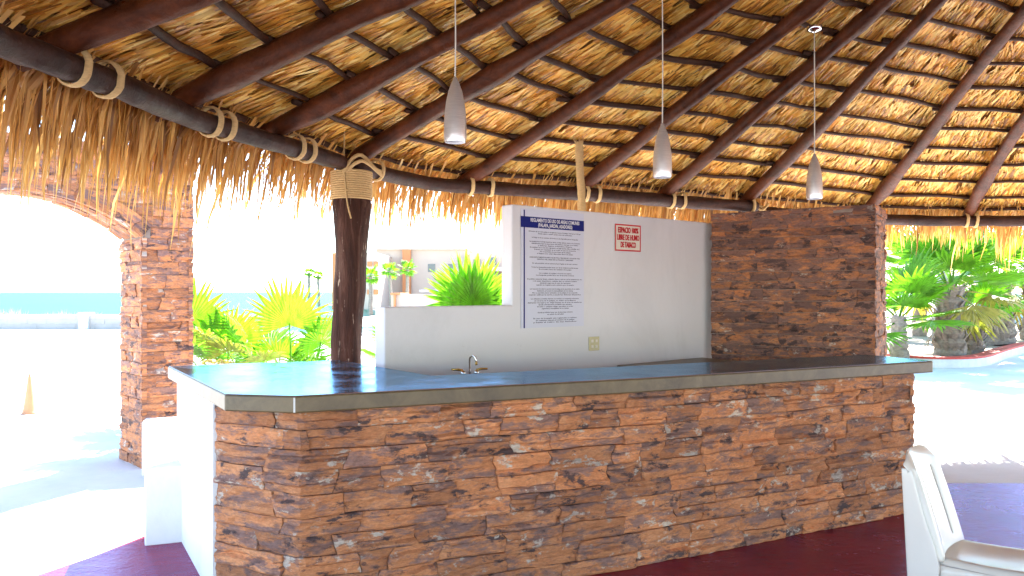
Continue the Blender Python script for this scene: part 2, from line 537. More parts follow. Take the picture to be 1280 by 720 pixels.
# ------------------------------------------------------------------ ground, sea, floor
mb = MB()
coast = [(-900, 60), (-60, 39), (-13, 37.5), (-9.5, 40), (-8.5, 60), (-22, 95), (-16, 140), (60, 200), (900, 320)]
pts = [(-900, -400), (900, -400)] + list(reversed(coast))
mb.add([(x, y, 0) for x, y in pts], [tuple(range(len(pts)))])
lo = mb.add([(x, y, 0) for x, y in coast] + [(x - (0 if x > 0 else 0), y + 8, -2.6) for x, y in coast],
            [(i + 1, i, i + len(coast), i + 1 + len(coast)) for i in range(len(coast) - 1)])
tag(mb.build('ground', M['ground']), kind='structure')

mb = MB()
mb.add([(-6000, 20, -2.0), (6000, 20, -2.0), (6000, 7500, -2.0), (-6000, 7500, -2.0)], [(0, 1, 2, 3)])
tag(mb.build('sea', M['sea']), kind='structure')

mb = MB()
fl = [(-2.2, 5.3), (-2.42, 4.6), (-2.6, 4.2), (-2.9, 3.4)]  # left outline shaped to the roof's shadow edge, sunlit side stays pale ground
for a in range(190, 366, 9):
    fl.append((4.0 + 7.2 * math.cos(R(a)), 3.5 + 7.2 * math.sin(R(a))))
fl += [(11.3, 6.35), (3.05, 6.38), (2.6, 7.4), (1.8, 8.1), (-0.6, 6.0), (-2.0, 6.2)]
mb.prism(fl, -0.05, 0.006)
tag(mb.build('floor', M['floor']), kind='structure')

# ------------------------------------------------------------------ stone cladding
def nz(a, b, c=0.0):
    return noise.noise(Vector((a, b, c)))


def clad(parent, fn, u0, u1, z0, z1, ch, lmin, lmax, rg, mat, breaks=(), depth=0.034, seed=0, edge=0.012, ny=6, name='stone', skip=None):
    """courses of split ledge stones; fn(u, z, o) -> world point, o = metres proud of the wall"""
    zs = [z0]
    while zs[-1] < z1 - ch * 0.6:
        zs.append(zs[-1] + ch * rg.uniform(0.82, 1.18))
    k = (z1 - z0) / (zs[-1] - z0)
    zs = [z0 + (z - z0) * k for z in zs]
    nc = len(zs) - 1
    def zl(i, u):
        if i == 0 or i == nc: return zs[i]
        return zs[i] + 0.010 * nz(u * 2.7, i * 5.3 + seed) + 0.004 * nz(u * 11, i * 3.1 + seed)
    for c in range(nc):
        segs = []
        cuts = [u0] + [b for b in breaks if u0 < b < u1] + [u1]
        for a, b in zip(cuts[:-1], cuts[1:]):
            x = a; js = [a]
            while x < b - lmin * 1.4:
                x += rg.uniform(lmin, lmax)
                if b - x > lmin * 0.7: js.append(x)
            js.append(b)
            for i in range(len(js) - 1):
                segs.append((js[i], js[i + 1], i == 0, i == len(js) - 2))
        skew = {}
        def joint(u, fv, end):
            if u not in skew: skew[u] = (rg.uniform(-0.035, 0.035), rg.uniform(0, 50))
            s, ph = skew[u]
            if end: return u + edge * nz(c * 2.3 + fv * 1.5, ph)
            return u + s * (fv - 0.5) + 0.022 * nz(fv * 2.2, ph)
        for (a, b, fa, fb) in segs:
            if skip and skip(a, b, zs[c], zs[c + 1]): continue
            nx = max(3, min(9 if ny < 8 else 12, int((b - a) / (0.045 if ny < 8 else 0.034))))
            nst = rg.choice((1, 2, 2, 3, 3) if ny < 8 else (2, 2, 3, 3, 4))
            bd = sorted(rg.uniform(0.2, 0.8) for _ in range(nst - 1))
            of = [rg.uniform(0.25, 1.0) * depth for _ in range(nst)]
            sl = [rg.uniform(-0.4, 0.4) * depth for _ in range(nst)]
            ph = rg.uniform(0, 100)
            mbx = MB(); V = []; UV = []
            g = 0.0016
            for j in range(ny + 1):
                fv = j / ny
                for i in range(nx + 1):
                    fu = i / nx
                    ul = joint(a, fv, fa) + g; ur = joint(b, fv, fb) - g
                    u = ul + (ur - ul) * fu
                    za = zl(c, u) + g; zb = zl(c + 1, u) - g
                    z = za + (zb - za) * fv
                    q = 0
                    w = fv + 0.16 * nz(u * 7, ph)
                    for e in bd:
                        if w > e: q += 1
                    o = of[q] + sl[q] * (fu - 0.5) + depth * 0.32 * nz(u * 14, z * 30, ph)
                    if i in (0, nx) or j in (0, ny): o *= 0.78
                    o = max(0.004, o)
                    V.append(fn(u, z, o)); UV.append((u, z))
            F = []
            for j in range(ny):
                for i in range(nx):
                    p = j * (nx + 1) + i
                    F.append((p, p + 1, p + nx + 2, p + nx + 1))
            ring = [i for i in range(nx + 1)] + [j * (nx + 1) + nx for j in range(1, ny + 1)] + \
                   [ny * (nx + 1) + i for i in range(nx - 1, -1, -1)] + [j * (nx + 1) for j in range(ny - 1, 0, -1)]
            n0 = len(V)
            for p in ring:
                u, z = UV[p]
                V.append(fn(u, z, -0.02)); UV.append((u, z))
            m_ = len(ring)
            for i in range(m_):
                j = (i + 1) % m_
                F.append((ring[j], ring[i], n0 + i, n0 + j))
            mbx.add(V, F, UV)
            mbx.build(name, mat, parent)


def path_fn(pts, zoff=None):
    """wall following a plan polyline; outward is to the right of travel; normals mitred at the bends"""
    P = [Vector((p[0], p[1])) for p in pts]
    L = [0]
    for a, b in zip(P[:-1], P[1:]): L.append(L[-1] + (b - a).length)
    nr = []
    for a, b in zip(P[:-1], P[1:]):
        d = (b - a).normalized(); nr.append(Vector((d.y, -d.x)))
    def fn(u, z, o):
        i = 0
        while i < len(nr) - 1 and u > L[i + 1]: i += 1
        d = (P[i + 1] - P[i]).normalized()
        p = P[i] + d * (u - L[i])
        n = nr[i]
        for j in range(1, len(nr)):
            if abs(u - L[j]) < 0.03:
                k = 1 - abs(u - L[j]) / 0.03
                bis = (nr[j - 1] + nr[j]).normalized()
                bis = bis / max(0.3, bis.dot(nr[i]))
                n = n.lerp(bis, k)
        p = p + n * o
        return Vector((p.x, p.y, z))
    return fn, L


# ------------------------------------------------------------------ bar counter
SLAB_T, SLAB_B = EYE - 0.47, EYE - 0.55
bar = empty('bar_counter', (0.6, 4.6, 0))
tag(bar, 'long bar faced with orange brown ledge stone under a dark polished top', 'bar counter')
slab = [(-2.19, 5.09), (-1.325, 3.69), (-0.985, 3.62), (0.70, 4.37), (2.88, 5.47), (2.66, 6.02), (0.76, 5.09), (-0.45, 4.5), (-1.19, 5.52)]
mb = MB(); mb.prism(slab, SLAB_B, SLAB_T - 0.004)
so = mb.build('counter_slab', M['counter_edge'], bar); bevel(so, 0.007, 2)
def inset(poly, d):
    out = []; n = len(poly)
    for i in range(n):
        a, b, c = Vector(poly[i - 1]), Vector(poly[i]), Vector(poly[(i + 1) % n])
        d1 = (b - a).normalized(); d2 = (c - b).normalized()
        n1 = Vector((-d1.y, d1.x)); n2 = Vector((-d2.y, d2.x))
        bi = (n1 + n2).normalized(); bi = bi / max(0.35, bi.dot(n1))
        out.append(tuple(b + bi * d))
    return out
mb = MB(); mb.prism(inset(slab, 0.006), SLAB_T - 0.0035, SLAB_T)
mb.build('polished_top', M['counter_top'], bar)
# pale seam in the slab front where the front bends
mb = MB(); sx0, sy0 = -0.985, 3.62
mb.prism([(sx0 - 0.004, sy0 - 0.0015), (sx0 + 0.004, sy0 - 0.0005), (sx0 + 0.004, sy0 + 0.01), (sx0 - 0.004, sy0 + 0.01)], SLAB_B + 0.004, SLAB_T - 0.009)
mb.build('seam', M['kerb_white'], bar)
# core of the bar
Q0, Q1, Q2, C1, C2 = (-2.11, 5.05), (-1.47, 3.95), (-0.975, 3.685), (0.70, 4.425), (2.765, 5.485)
core = [Q0, Q1, Q2, C1, C2, (2.60, 5.85), (0.78, 4.98), (-0.52, 4.38), (-1.25, 5.42)]
ins = inset(core, 0.062)
mb = MB(); mb.prism(ins, 0.0, SLAB_B)
mb.build('core', M['mortar'], bar)
# white plastered end of the left wing
mb = MB()
q0, q1 = Vector(Q0), Vector(Q1)
dd = (q1 - q0).normalized(); nn = Vector((dd.y, -dd.x))
a = q0 - dd * 0.0; b_ = q1 - dd * 0.012
p4 = [a - nn * 0.04, b_ - nn * 0.04, b_ + nn * 0.004, a + nn * 0.004]
mb.prism([tuple(p) for p in p4], 0.006, SLAB_B - 0.001)
mb.build('plaster_side', M['plaster'], bar)
fn, L = path_fn([Q1, Q2, C1, C2])
rg = random.Random(21)
def bar_fn(u, z, o):
    k = max(0.0, min(1.0, (u - 2.2) / 2.6))
    return fn(u, z, o - 0.03 - 0.02 * k * (1 - z / SLAB_B))
clad(bar, bar_fn, 0.0, L[-1], 0.006, SLAB_B - 0.003, 0.096, 0.15, 0.46, rg, M['stone'], seed=3, ny=9, depth=0.044)
# right end face
fe, Le = path_fn([C2, (2.60, 5.85)])
clad(bar, lambda u, z, o: fe(u, z, o - 0.03), 0.0, Le[-1], 0.006, SLAB_B - 0.003, 0.112, 0.15, 0.3, rg, M['stone'], seed=9, ny=5)

# ------------------------------------------------------------------ white wall with the notice
WE = Vector((0.757, 0.653)); WE.normalize(); WN = Vector((-WE.y, WE.x))   # along the wall, away from the viewer
W0 = Vector((0.0, 6.0))
def wp(s, b, z):
    p = W0 + WE * s + WN * b
    return Vector((p.x, p.y, z))
WT, WLOW = EYE + 0.66, 1.43
wall = empty('partition_wall', (0.6, 6.6, 0))
tag(wall, 'white plastered wall behind the bar, stepping down at its left end', 'wall')
mb = MB()
prof = [(-1.11, 0.0), (2.62, 0.0), (2.62, WT), (0.0, WT), (0.0, WLOW), (-1.11, WLOW)]
n = len(prof)
vs = [wp(s, 0, z) for s, z in prof] + [wp(s, 0.125, z) for s, z in prof]
fs = [tuple(range(n)), tuple(range(2 * n - 1, n - 1, -1))] + [(j, i, n + i, n + j) for i, j in ((i, (i + 1) % n) for i in range(n))]
mb.add(vs, fs)
o = mb.build('plaster_face', M['wall_white'], wall); bevel(o, 0.012, 3)

# ------------------------------------------------------------------ stone pillar at the end of the white wall
tw = empty('stone_pillar', (2.5, 7.3, 0))
tag(tw, 'wide dark brown ledge stone block rising behind the right end of the bar', 'pillar')
TA, TB = (1.86, 7.50), (3.07, 6.73)
dv = (Vector(TB) - Vector(TA)).normalized(); nv = Vector((-dv.y, dv.x))
TC = Vector(TB) + nv * 0.66; TD = Vector(TA) + nv * 0.66
TTOP_L, TTOP_R = EYE + 0.735, EYE + 0.755
mb = MB()
cpoly = inset([TA, TB, tuple(TC), tuple(TD)], 0.03)
mb.prism(cpoly, 0, TTOP_L - 0.03)
mb.build('core', M['mortar'], tw)
fn2, L2 = path_fn([TA, TB, tuple(TC)])
def tower_fn(u, z, o):
    k = min(1, max(0, u / L2[1]))
    return fn2(u, z * (1 + 0.004 * k), o - 0.03)
rg = random.Random(5)
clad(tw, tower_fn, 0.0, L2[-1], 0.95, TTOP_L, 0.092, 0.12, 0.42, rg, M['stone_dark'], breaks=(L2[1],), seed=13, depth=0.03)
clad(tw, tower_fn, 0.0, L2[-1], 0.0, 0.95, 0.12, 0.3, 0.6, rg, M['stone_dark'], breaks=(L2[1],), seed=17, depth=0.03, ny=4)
mb = MB()
cap = inset([TA, TB, tuple(TC), tuple(TD)], 0.02)
mb.prism(cap, TTOP_L - 0.05, TTOP_L - 0.02)
mb.build('top_mortar', M['mortar'], tw)

# ------------------------------------------------------------------ stone arch at the left
AE = Vector((0.73, 0.68)); AE.normalize(); AN = Vector((AE.y, -AE.x))       # along the face; outward towards the bar
A0 = Vector((-3.20, 6.91))
def ap(t, z, o):
    p = A0 + AE * t + AN * o
    return Vector((p.x, p.y, z))
ATH = 0.60; ASPR = 2.0; AHALF = 0.9; ARISE = 0.33
AR = (AHALF ** 2 + ARISE ** 2) / (2 * ARISE); AC = (-AHALF, ASPR + ARISE - AR)
ATOP = 2.78; AW = 0.45
arch = empty('stone_arch', (-3.6, 6.6, 0))
tag(arch, 'ledge stone archway at the left framing the sea', 'arch')
def arcz(t):
    s = t - AC[0]
    if abs(s) >= AHALF: return 0.0
    return AC[1] + math.sqrt(AR * AR - s * s)
mb = MB()
ts = [-2 * AHALF - AW, -2 * AHALF] + [-2 * AHALF + 2 * AHALF * i / 16 for i in range(1, 16)] + [0, AW]
def core_strip(ta, tb, za, zb):
    i = 0.025
    vs = [ap(ta, za, -i), ap(tb, zb, -i), ap(tb, ATOP, -i), ap(ta, ATOP, -i), ap(ta, za, -ATH + i), ap(tb, zb, -ATH + i), ap(tb, ATOP, -ATH + i), ap(ta, ATOP, -ATH + i)]
    mb.add(vs, [(0, 1, 2, 3), (5, 4, 7, 6), (4, 5, 1, 0), (3, 2, 6, 7), (1, 5, 6, 2), (4, 0, 3, 7)])
core_strip(-2 * AHALF - AW + .02, -2 * AHALF - 0.025, 0, 0)
core_strip(0.025, AW - 0.02, 0, 0)
for i in range(16):
    ta = -2 * AHALF + 2 * AHALF * i / 16 ; tb = -2 * AHALF + 2 * AHALF * (i + 1) / 16
    za = (arcz(ta) or ASPR) + 0.03; zb = (arcz(tb) or ASPR) + 0.03
    core_strip(ta, tb, za, zb)
mb.build('core', M['mortar'], arch)
rg = random.Random(11)
AM = M['stone_arch']
fa = lambda u, z, o: ap(u, z, o - 0.025)
clad(arch, fa, 0.0, AW, 0.0, ASPR, 0.098, 0.12, 0.40, rg, AM, seed=23, ny=5)
clad(arch, fa, -2 * AHALF - AW, -2 * AHALF, 0.0, ASPR, 0.15, 0.2, 0.45, rg, AM, seed=29, ny=4)
# jamb inside the opening (faces left)
clad(arch, lambda u, z, o: ap(0.025 - o, z, -ATH + u), 0.0, ATH, 0.0, ASPR, 0.098, 0.14, 0.42, rg, AM, seed=31, ny=5)
# outer side of the pillar and rear face
clad(arch, lambda u, z, o: ap(AW - 0.025 + o, z, -u), 0.0, ATH, 0.0, ATOP, 0.12, 0.2, 0.4, rg, AM, seed=37, ny=4)
# voussoirs on the face, soffit stones under the arch
def polar(rad, th):
    return AC[0] + rad * math.sin(th), AC[1] + rad * math.cos(th)
THM = math.asin(AHALF / AR)
def vf(u, z, o):
    t, zz = polar(AR + z, u)
    return ap(t, zz, o - 0.006)
clad(arch, vf, -THM, THM, 0.0, 0.14, 0.14, 0.09, 0.20, rg, AM, seed=41, ny=4, depth=0.03, edge=0.002, name='voussoir')
def sf(u, z, o):
    t, zz = polar(AR + 0.03 - o, u)
    return ap(t, zz, -z)
clad(arch, sf, -THM, THM, 0.0, ATH, 0.15, 0.09, 0.22, rg, AM, seed=43, ny=4, depth=0.03, edge=0.002)
# courses above the arch
nrow = 8
for i in range(nrow):
    za = ASPR + (ATOP - ASPR) * i / nrow; zb = ASPR + (ATOP - ASPR) * (i + 1) / nrow
    zm = (za + zb) / 2
    rr = AR + 0.09
    h = zm - AC[1]
    if h < rr - 0.02:
        hw = math.sqrt(max(0, rr * rr - h * h))
        spans = [(-AHALF + hw, AW), (-2 * AHALF - AW, -AHALF - hw)]
    else:
        spans = [(-2 * AHALF - AW, AW)]
    for (ua, ub) in spans:
        if ub - ua > 0.08:
            clad(arch, fa, ua, ub, za, zb, zb - za + 0.001, 0.14, 0.45, rg, AM, seed=50 + i, ny=5)

# ------------------------------------------------------------------ palapa roof
APEX = Vector((1.1 * 3.7, 3.7, EYE + 0.935 * 3.7))
def ringpt(u, v, dz):
    d = dz * FPX / (HOR - v)
    return W(u, v, d)
RL = [ringpt(u, v, 0.95) for u, v in ((-140, -25), (-60, 18), (0, 52), (60, 74), (120, 97), (180, 121), (240, 147), (300, 165), (350, 180), (400, 195), (434, 206))]
RM = [ringpt(442, 208, 0.95), ringpt(480, 217, 0.95), ringpt(535, 229, 0.945), ringpt(593, 234, 0.94), ringpt(673, 239, 0.935), ringpt(781, 246, 0.93), ringpt(835, 251, 0.925), ringpt(910, 256, 0.92), ringpt(945, 259, 0.91)]
RR = [ringpt(925, 262, 0.90), ringpt(1000, 268, 0.87), ringpt(1128, 275, 0.84), ringpt(1210, 276, 0.83), ringpt(1280, 276, 0.82), ringpt(1400, 273, 0.82), ringpt(1560, 266, 0.82)]
palapa = empty('palapa', (APEX.x, APEX.y, 0))
tag(palapa, 'round palm thatch palapa roof on dark varnished poles', 'palapa')


def smooth_path(P, n):
    """Catmull-Rom resample"""
    out = []
    m_ = len(P) - 1
    for k in range(n + 1):
        x = k / n * m_; i = min(int(x), m_ - 1); t = x - i
        p0 = P[max(0, i - 1)]; p1 = P[i]; p2 = P[i + 1]; p3 = P[min(m_, i + 2)]
        out.append(0.5 * ((2 * p1) + (p2 - p0) * t + (2 * p0 - 5 * p1 + 4 * p2 - p3) * t * t + (3 * p1 - p0 - 3 * p2 + p3) * t ** 3))
    return out


beams = []
for P, r0, r1, sd_ in ((RL, 0.062, 0.056, 1), (RM, 0.056, 0.066, 2), (RR, 0.060, 0.064, 3)):
    sp = smooth_path(P, 36)
    mb = MB()
    rad = [r0 + (r1 - r0) * i / 36 for i in range(37)]
    rad[0] *= 0.8; rad[-1] *= 0.8
    mb.tube(sp, rad, 16, 0.22, sd_)
    beams.append((mb.build('ring_beam', M['beam'], palapa, True), sp))


def ring_at_px(u):
    """point of the ring beam axis seen in column u"""
    for ob, sp in beams:
        for a, b in zip(sp[:-1], sp[1:]):
            ua = 640 + FPX * a.x / a.y; ub = 640 + FPX * b.x / b.y
            if ua <= u <= ub:
                t = (u - ua) / (ub - ua)
                return a.lerp(b, t), (b - a).normalized(), ob
    return None


FEET_PX = [-75, 85, 238, 352, 452, 588, 736, 838, 936, 1088, 1212, 1345, 1480]
UPF = Vector((0, 0, 0.108))
feet = [ring_at_px(u)[0] + UPF for u in FEET_PX]
# feet of the rest of the circle (behind the viewer)
def az(p): return math.atan2(p.y - APEX.y, p.x - APEX.x)
a_last = az(feet[-1]); a_first = az(feet[0])
if a_first > 0: a_first -= 2 * math.pi
nrest = 17
r_l = (Vector((feet[-1].x, feet[-1].y)) - Vector((APEX.x, APEX.y))).length
r_f = (Vector((feet[0].x, feet[0].y)) - Vector((APEX.x, APEX.y))).length
rest = []
for i in range(1, nrest):
    t = i / nrest
    a = a_last + (a_first - a_last) * t
    rr = r_l + (r_f - r_l) * t
    rest.append(Vector((APEX.x + rr * math.cos(a), APEX.y + rr * math.sin(a), feet[-1].z + (feet[0].z - feet[-1].z) * t)))
allfeet = feet + rest          # goes round once, in order of falling azimuth
NV = len(feet)

rg = random.Random(3)
for i, f in enumerate(allfeet):
    if i >= NV and not (i < NV + 1 or i > len(allfeet) - 3): continue
    d = (f - APEX)
    path = []; rad = []
    wob = rg.uniform(0, 100); ns = 26
    side = d.cross(Vector((0, 0, 1))).normalized(); up = side.cross(d).normalized()
    for k in range(ns + 1):
        t = -0.035 + k / ns * 1.02
        p = f + (APEX - f) * t
        p += side * (0.075 * nz(t * 2.6, wob) + 0.02 * nz(t * 8, wob)) + up * 0.03 * nz(t * 2.6, wob + 9)
        path.append(p); rad.append((0.063 - 0.020 * max(0, t)) * (1 + 0.12 * nz(t * 9, wob + 3)))
    rad[0] *= 0.85
    for k in range(4):
        q_ = rg.randrange(2, ns - 2); rad[q_] *= rg.uniform(1.12, 1.28); rad[q_ + 1] *= 1.06
    mb = MB(); mb.tube(path, rad, 12, 0.20, wob)
    mb.build('rafter', M['rafter'], palapa, True)


def bay_point(i, s, t, o):
    a = allfeet[i]; b = allfeet[(i + 1) % len(allfeet)]
    f = a.lerp(b, s)
    p = f + (APEX - f) * t
    e = (b - a).normalized(); d = (APEX - f).normalized()
    nrm = e.cross(d).normalized()
    if nrm.z < 0: nrm = -nrm
    return p + nrm * o


TLV = [-0.062, -0.015, 0.035, 0.088, 0.138, 0.19, 0.242, 0.297, 0.35, 0.40, 0.45, 0.50, 0.55, 0.60, 0.65, 0.70, 0.75, 0.80, 0.86, 0.92]
OPUR = 0.078
NB = NV - 1         # bays in view
for i in range(NB):
    a, b = allfeet[i], allfeet[i + 1]
    for k, t in enumerate(TLV[:-2]):
        if k == 0: continue
        jt = rg.uniform(-0.006, 0.006); wob = rg.uniform(0, 100)
        path = []; w_ = (b - a).length * (1 - t); ex = 0.09 / max(0.3, w_)
        for q in range(8):
            s = -ex + q / 7 * (1 + 2 * ex)
            p = bay_point(i, s, t + jt, OPUR)
            p += Vector((0, 0, 0.010 * nz(s * 3, wob))) + (APEX - a).normalized() * 0.028 * nz(s * 2.5, wob + 7)
            path.append(p)
        r0 = rg.uniform(0.016, 0.024)
        mb = MB(); mb.tube(path, [r0 * (1 + 0.15 * nz(q * .7, wob)) for q in range(8)], 7, 0.12, wob)
        mb.build('purlin', M['purlin'], palapa, True)

# thatch leaves seen from below
def strip(mb, p0, pm, p1, wv, w0, wm, w1, c):
    mb.add([p0 - wv * w0, p0 + wv * w0, pm - wv * wm, pm + wv * wm, p1 - wv * w1, p1 + wv * w1],
           [(0, 1, 3, 2), (2, 3, 5, 4)], rnd=c)


rg = random.Random(99)
mb = MB()
for i in range(NB):
    a, b = allfeet[i], allfeet[i + 1]
    bw = (b - a).length
    for k in range(len(TLV) - 1):
        tl, th = TLV[k], TLV[k + 1]
        w_ = bw * (1 - (tl + th) / 2)
        cnt = int(w_ / 0.0062)
        # leaf bundles share tone and lean
        nbun = max(3, int(w_ / 0.085))
        bun = [(rg.gauss(0.66, 0.15), rg.gauss(0.0, 0.16), rg.uniform(-0.012, 0.012)) for _ in range(nbun + 2)]
        side = (b - a).normalized()
        for q in range(cnt):
            s = rg.uniform(-0.03, 1.03)
            tone, lean, dt = bun[int((s + 0.03) / 1.06 * nbun)]
            lean += rg.gauss(0, 0.13)
            ts_ = th + 0.016 + dt + rg.uniform(-0.008, 0.016)
            te = tl - 0.02 + rg.uniform(-0.01, 0.02)
            ln = (ts_ - te) * 6.0
            ds = lean * ln / max(0.3, w_)
            lay = rg.random()
            p0 = bay_point(i, s, ts_, 0.098 + 0.014 * lay)
            pm = bay_point(i, s + ds * 0.5, (ts_ + te) / 2, 0.104 + 0.022 * lay)
            p1 = bay_point(i, s + ds, te, 0.132 + 0.02 * lay)
            d = (p1 - p0).normalized()
            wv = (side - d * side.dot(d)).normalized()
            nrm = wv.cross(d)
            wv = (wv + nrm * rg.gauss(0, 0.32)).normalized()
            c = min(1, max(0, tone + rg.gauss(0, 0.17)))
            w0 = rg.uniform(0.004, 0.008)
            strip(mb, p0, pm, p1, wv, w0, rg.uniform(0.006, 0.011), w0 * 0.7, c)
        # dark knotted butt ends along the upper purlin
        for q in range(int(w_ / 0.02)):
            s = rg.uniform(0, 1)
            t0 = th + rg.uniform(0.004, 0.03)
            p0 = bay_point(i, s, t0, 0.092 + rg.uniform(0, 0.012)); p1 = bay_point(i, s + rg.gauss(0, 0.02), th - 0.012, 0.099)
            wv = (side + Vector((0, 0, rg.gauss(0, 0.3)))).normalized()
            strip(mb, p0, p0.lerp(p1, 0.5), p1, wv, 0.006, 0.009, 0.004, rg.uniform(0.0, 0.3))
o = mb.build('thatch_leaves', M['thatch'], palapa); tag(o, kind='stuff')

# opaque body of the thatch over the whole cone
mb = MB()
for oo, flip in ((0.175, True), (0.36, False)):
    nf = len(allfeet)
    vs = []
    tl = [-0.085, 0.1, 0.25, 0.4, 0.55, 0.7, 0.85, 1.0]
    for t in tl:
        for i in range(nf):
            p = bay_point(i, 0, t, 0)
            vs.append(p + Vector((0, 0, oo)))
    fs = []
    for j in range(len(tl) - 1):
        for i in range(nf):
            i2 = (i + 1) % nf
            f = (j * nf + i, j * nf + i2, (j + 1) * nf + i2, (j + 1) * nf + i)
            fs.append(f if flip else tuple(reversed(f)))
    mb.add(vs, fs)
mb.build('thatch_body', M['thatch_back'], palapa)

# hanging fringe round the eave
mb = MB()
rg = random.Random(17)
arc = 0.0
for i in range(len(allfeet)):
    vis = i < NB
    a = allfeet[i]; b = allfeet[(i + 1) % len(allfeet)]
    bw = (b - a).length
    mid = (a + b) / 2
    dist = max(2.0, math.hypot(mid.x, mid.y))
    dens = 0.0019 if vis else 0.008
    if i in (3, 4): dens = 0.0036
    elif i > 7 and vis: dens = 0.0036
    for q in range(int(bw / dens)):
        s = rg.random()
        x = arc + s * bw
        lm = 0.36 + 0.20 * nz(x * 1.7, 2.2) + 0.20 * nz(x * 6.0, 7.7) + 0.12 * nz(x * 17.0, 4.4)          # clumps
        if i < 3: lm = min(0.58, lm + 0.17)
        elif i < 5: lm += 0.06
        if 3 <= i <= 4: lm += 0.02
        if 5 <= i <= 7: lm += 0.10
        ln = max(0.12, lm * (0.55 + 0.65 * rg.random() ** 1.4))
        t0 = rg.uniform(-0.075, 0.0)
        if q % 5 < 2: t0 = rg.uniform(-0.045, 0.0); ln = max(ln, 0.26)
        p0 = bay_point(i, s, t0, rg.uniform(0.05, 0.24))
        out = Vector((p0.x - APEX.x, p0.y - APEX.y, 0)).normalized()
        side = Vector((-out.y, out.x, 0))
        dr = (out * rg.uniform(0.35, 0.8) + side * (rg.gauss(0, 0.18) + 0.35 * nz(x * 4.0, 3.3)) + Vector((0, 0, -0.42))).normalized()
        p1 = p0 + dr * ln * 0.42 + Vector((0, 0, -0.07))
        d2 = (dr * rg.uniform(0.15, 0.45) + Vector((0, 0, -1)) + side * rg.gauss(0, 0.1)).normalized()
        p2 = p1 + d2 * ln * 0.45
        d3 = (d2 * 0.7 + Vector((0, 0, -1)) + side * rg.gauss(0, 0.15)).normalized()
        p3 = p2 + d3 * ln * rg.uniform(0.2, 0.45)
        wv = (side + out * rg.gauss(0, 0.7)).normalized()
        w = rg.uniform(0.005, 0.0135)
        c = min(1, max(0, 0.55 + 0.35 * nz(x * 5, 1.1) + rg.gauss(0, 0.2)))
        mb.add([p0 - wv * w * .8, p0 + wv * w * .8, p1 - wv * w, p1 + wv * w, p2 - wv * w * .6, p2 + wv * w * .6, p3],
               [(0, 1, 3, 2), (2, 3, 5, 4), (4, 5, 6)], rnd=c)
    arc += bw
o = mb.build('fringe', M['fringe'], palapa); tag(o, kind='stuff')

# rope lashings on the ring beams
def lashing(u, r=0.074, w=0.017, tilt=0.0, stretch=0.02):
    p, d, ob = ring_at_px(u)
    up = Vector((0, 0, 1)); sx = d.cross(up).normalized(); sy = sx.cross(d)
    d = (d + sx * tilt).normalized()
    mb = MB(); vs = []; n = 18
    for k in range(n):
        th = 2 * math.pi * k / n
        rad = sx * math.cos(th) + sy * math.sin(th)
        rr = r + (stretch if math.sin(th) > 0 else 0) * math.sin(th) + 0.002 * nz(k * .8, u)
        c = p + rad * rr
        sh = d * 0.006 * nz(k * 0.5, u + 4)
        for dw, do in ((-w, -0.006), (-w * .8, 0.004), (0, 0.006), (w * .8, 0.004), (w, -0.006)):
            vs.append(c + d * dw + rad * do + sh)
    fs = []
    for k in range(n):
        k2 = (k + 1) % n
        for j in range(4):
            fs.append((k * 5 + j, k * 5 + j + 1, k2 * 5 + j + 1, k2 * 5 + j))
    mb.add(vs, fs)
    o = mb.build('rope_lashing', M['rope'], None, True)
    o.parent = ob; o.matrix_parent_inverse = ob.matrix_world.inverted() if False else Matrix.Translation(-palapa.location) @ Matrix.Identity(4)
    o.matrix_parent_inverse = Matrix.Identity(4)
    return o
for u, tl_ in ((92, .25), (133, .3), (263, .25), (281, .3), (369, .2), (383, .25), (470, .1), (588, .05), (613, .05), (731, .1), (746, .1), (838, .05), (852, .05), (938, .1), (1207, .0), (1219, .0)):
    lashing(u, tilt=tl_)

# posts
def post(x, y, ztop, seed, name='post'):
    mb = MB(); path = []; rad = []
    n = 18
    for k in range(n + 1):
        f = k / n; z = f * ztop
        path.append(Vector((x + 0.05 * nz(z * 1.3, seed) - 0.035 * (1 - f), y + 0.03 * nz(z * 1.1, seed + 5), z)))
        r = 0.118 - 0.014 * f + 0.016 * nz(z * 2.3, seed + 9)
        if f > 0.72: r += 0.040 * ((f - 0.72) / 0.2 if f < 0.92 else 1.0)
        if f > 0.95: r -= 0.02
        rad.append(r)
    mb.tube(path, rad, 18, 0.16, seed)
    o = mb.build(name, M['post'], palapa, True)
    return o, path
pt = W(439, 365, 6.02)
o, ppath = post(pt.x, pt.y, EYE + 0.79, 4.0)
# sisal wrapping round the head of the post: stacked coils
top = ppath[-1]
mb = MB()
for k in range(13):
    z = EYE + 0.70 + k * 0.0165
    pr = [(0.150 + 0.008 * math.cos(t_), z + 0.009 * math.sin(t_)) for t_ in [q * math.pi / 4 for q in range(9)]]
    mb.lathe([(r_ - 0.004 * nz(k, 3), z_) for r_, z_ in pr], (top.x - 0.0, top.y, 0), 24)
ow = mb.build('rope_wrap', M['rope'], palapa, True)
def strap(pts, w, parent, mat=M['rope']):
    mb = MB(); sp = smooth_path([Vector(p) for p in pts], 14)
    mb.tube(sp, w, 7, 0.1, 2)
    return mb.build('rope_strap', mat, parent, True)
cx, cy = top.x, top.y
zt = EYE + 0.90
strap([(cx - 0.03, cy - 0.155, zt - 0.03), (cx + 0.03, cy - 0.16, zt + 0.07), (cx + 0.10, cy - 0.13, zt + 0.11), (cx + 0.19, cy - 0.08, zt + 0.02), (cx + 0.235, cy - 0.05, zt - 0.0)], 0.014, palapa)
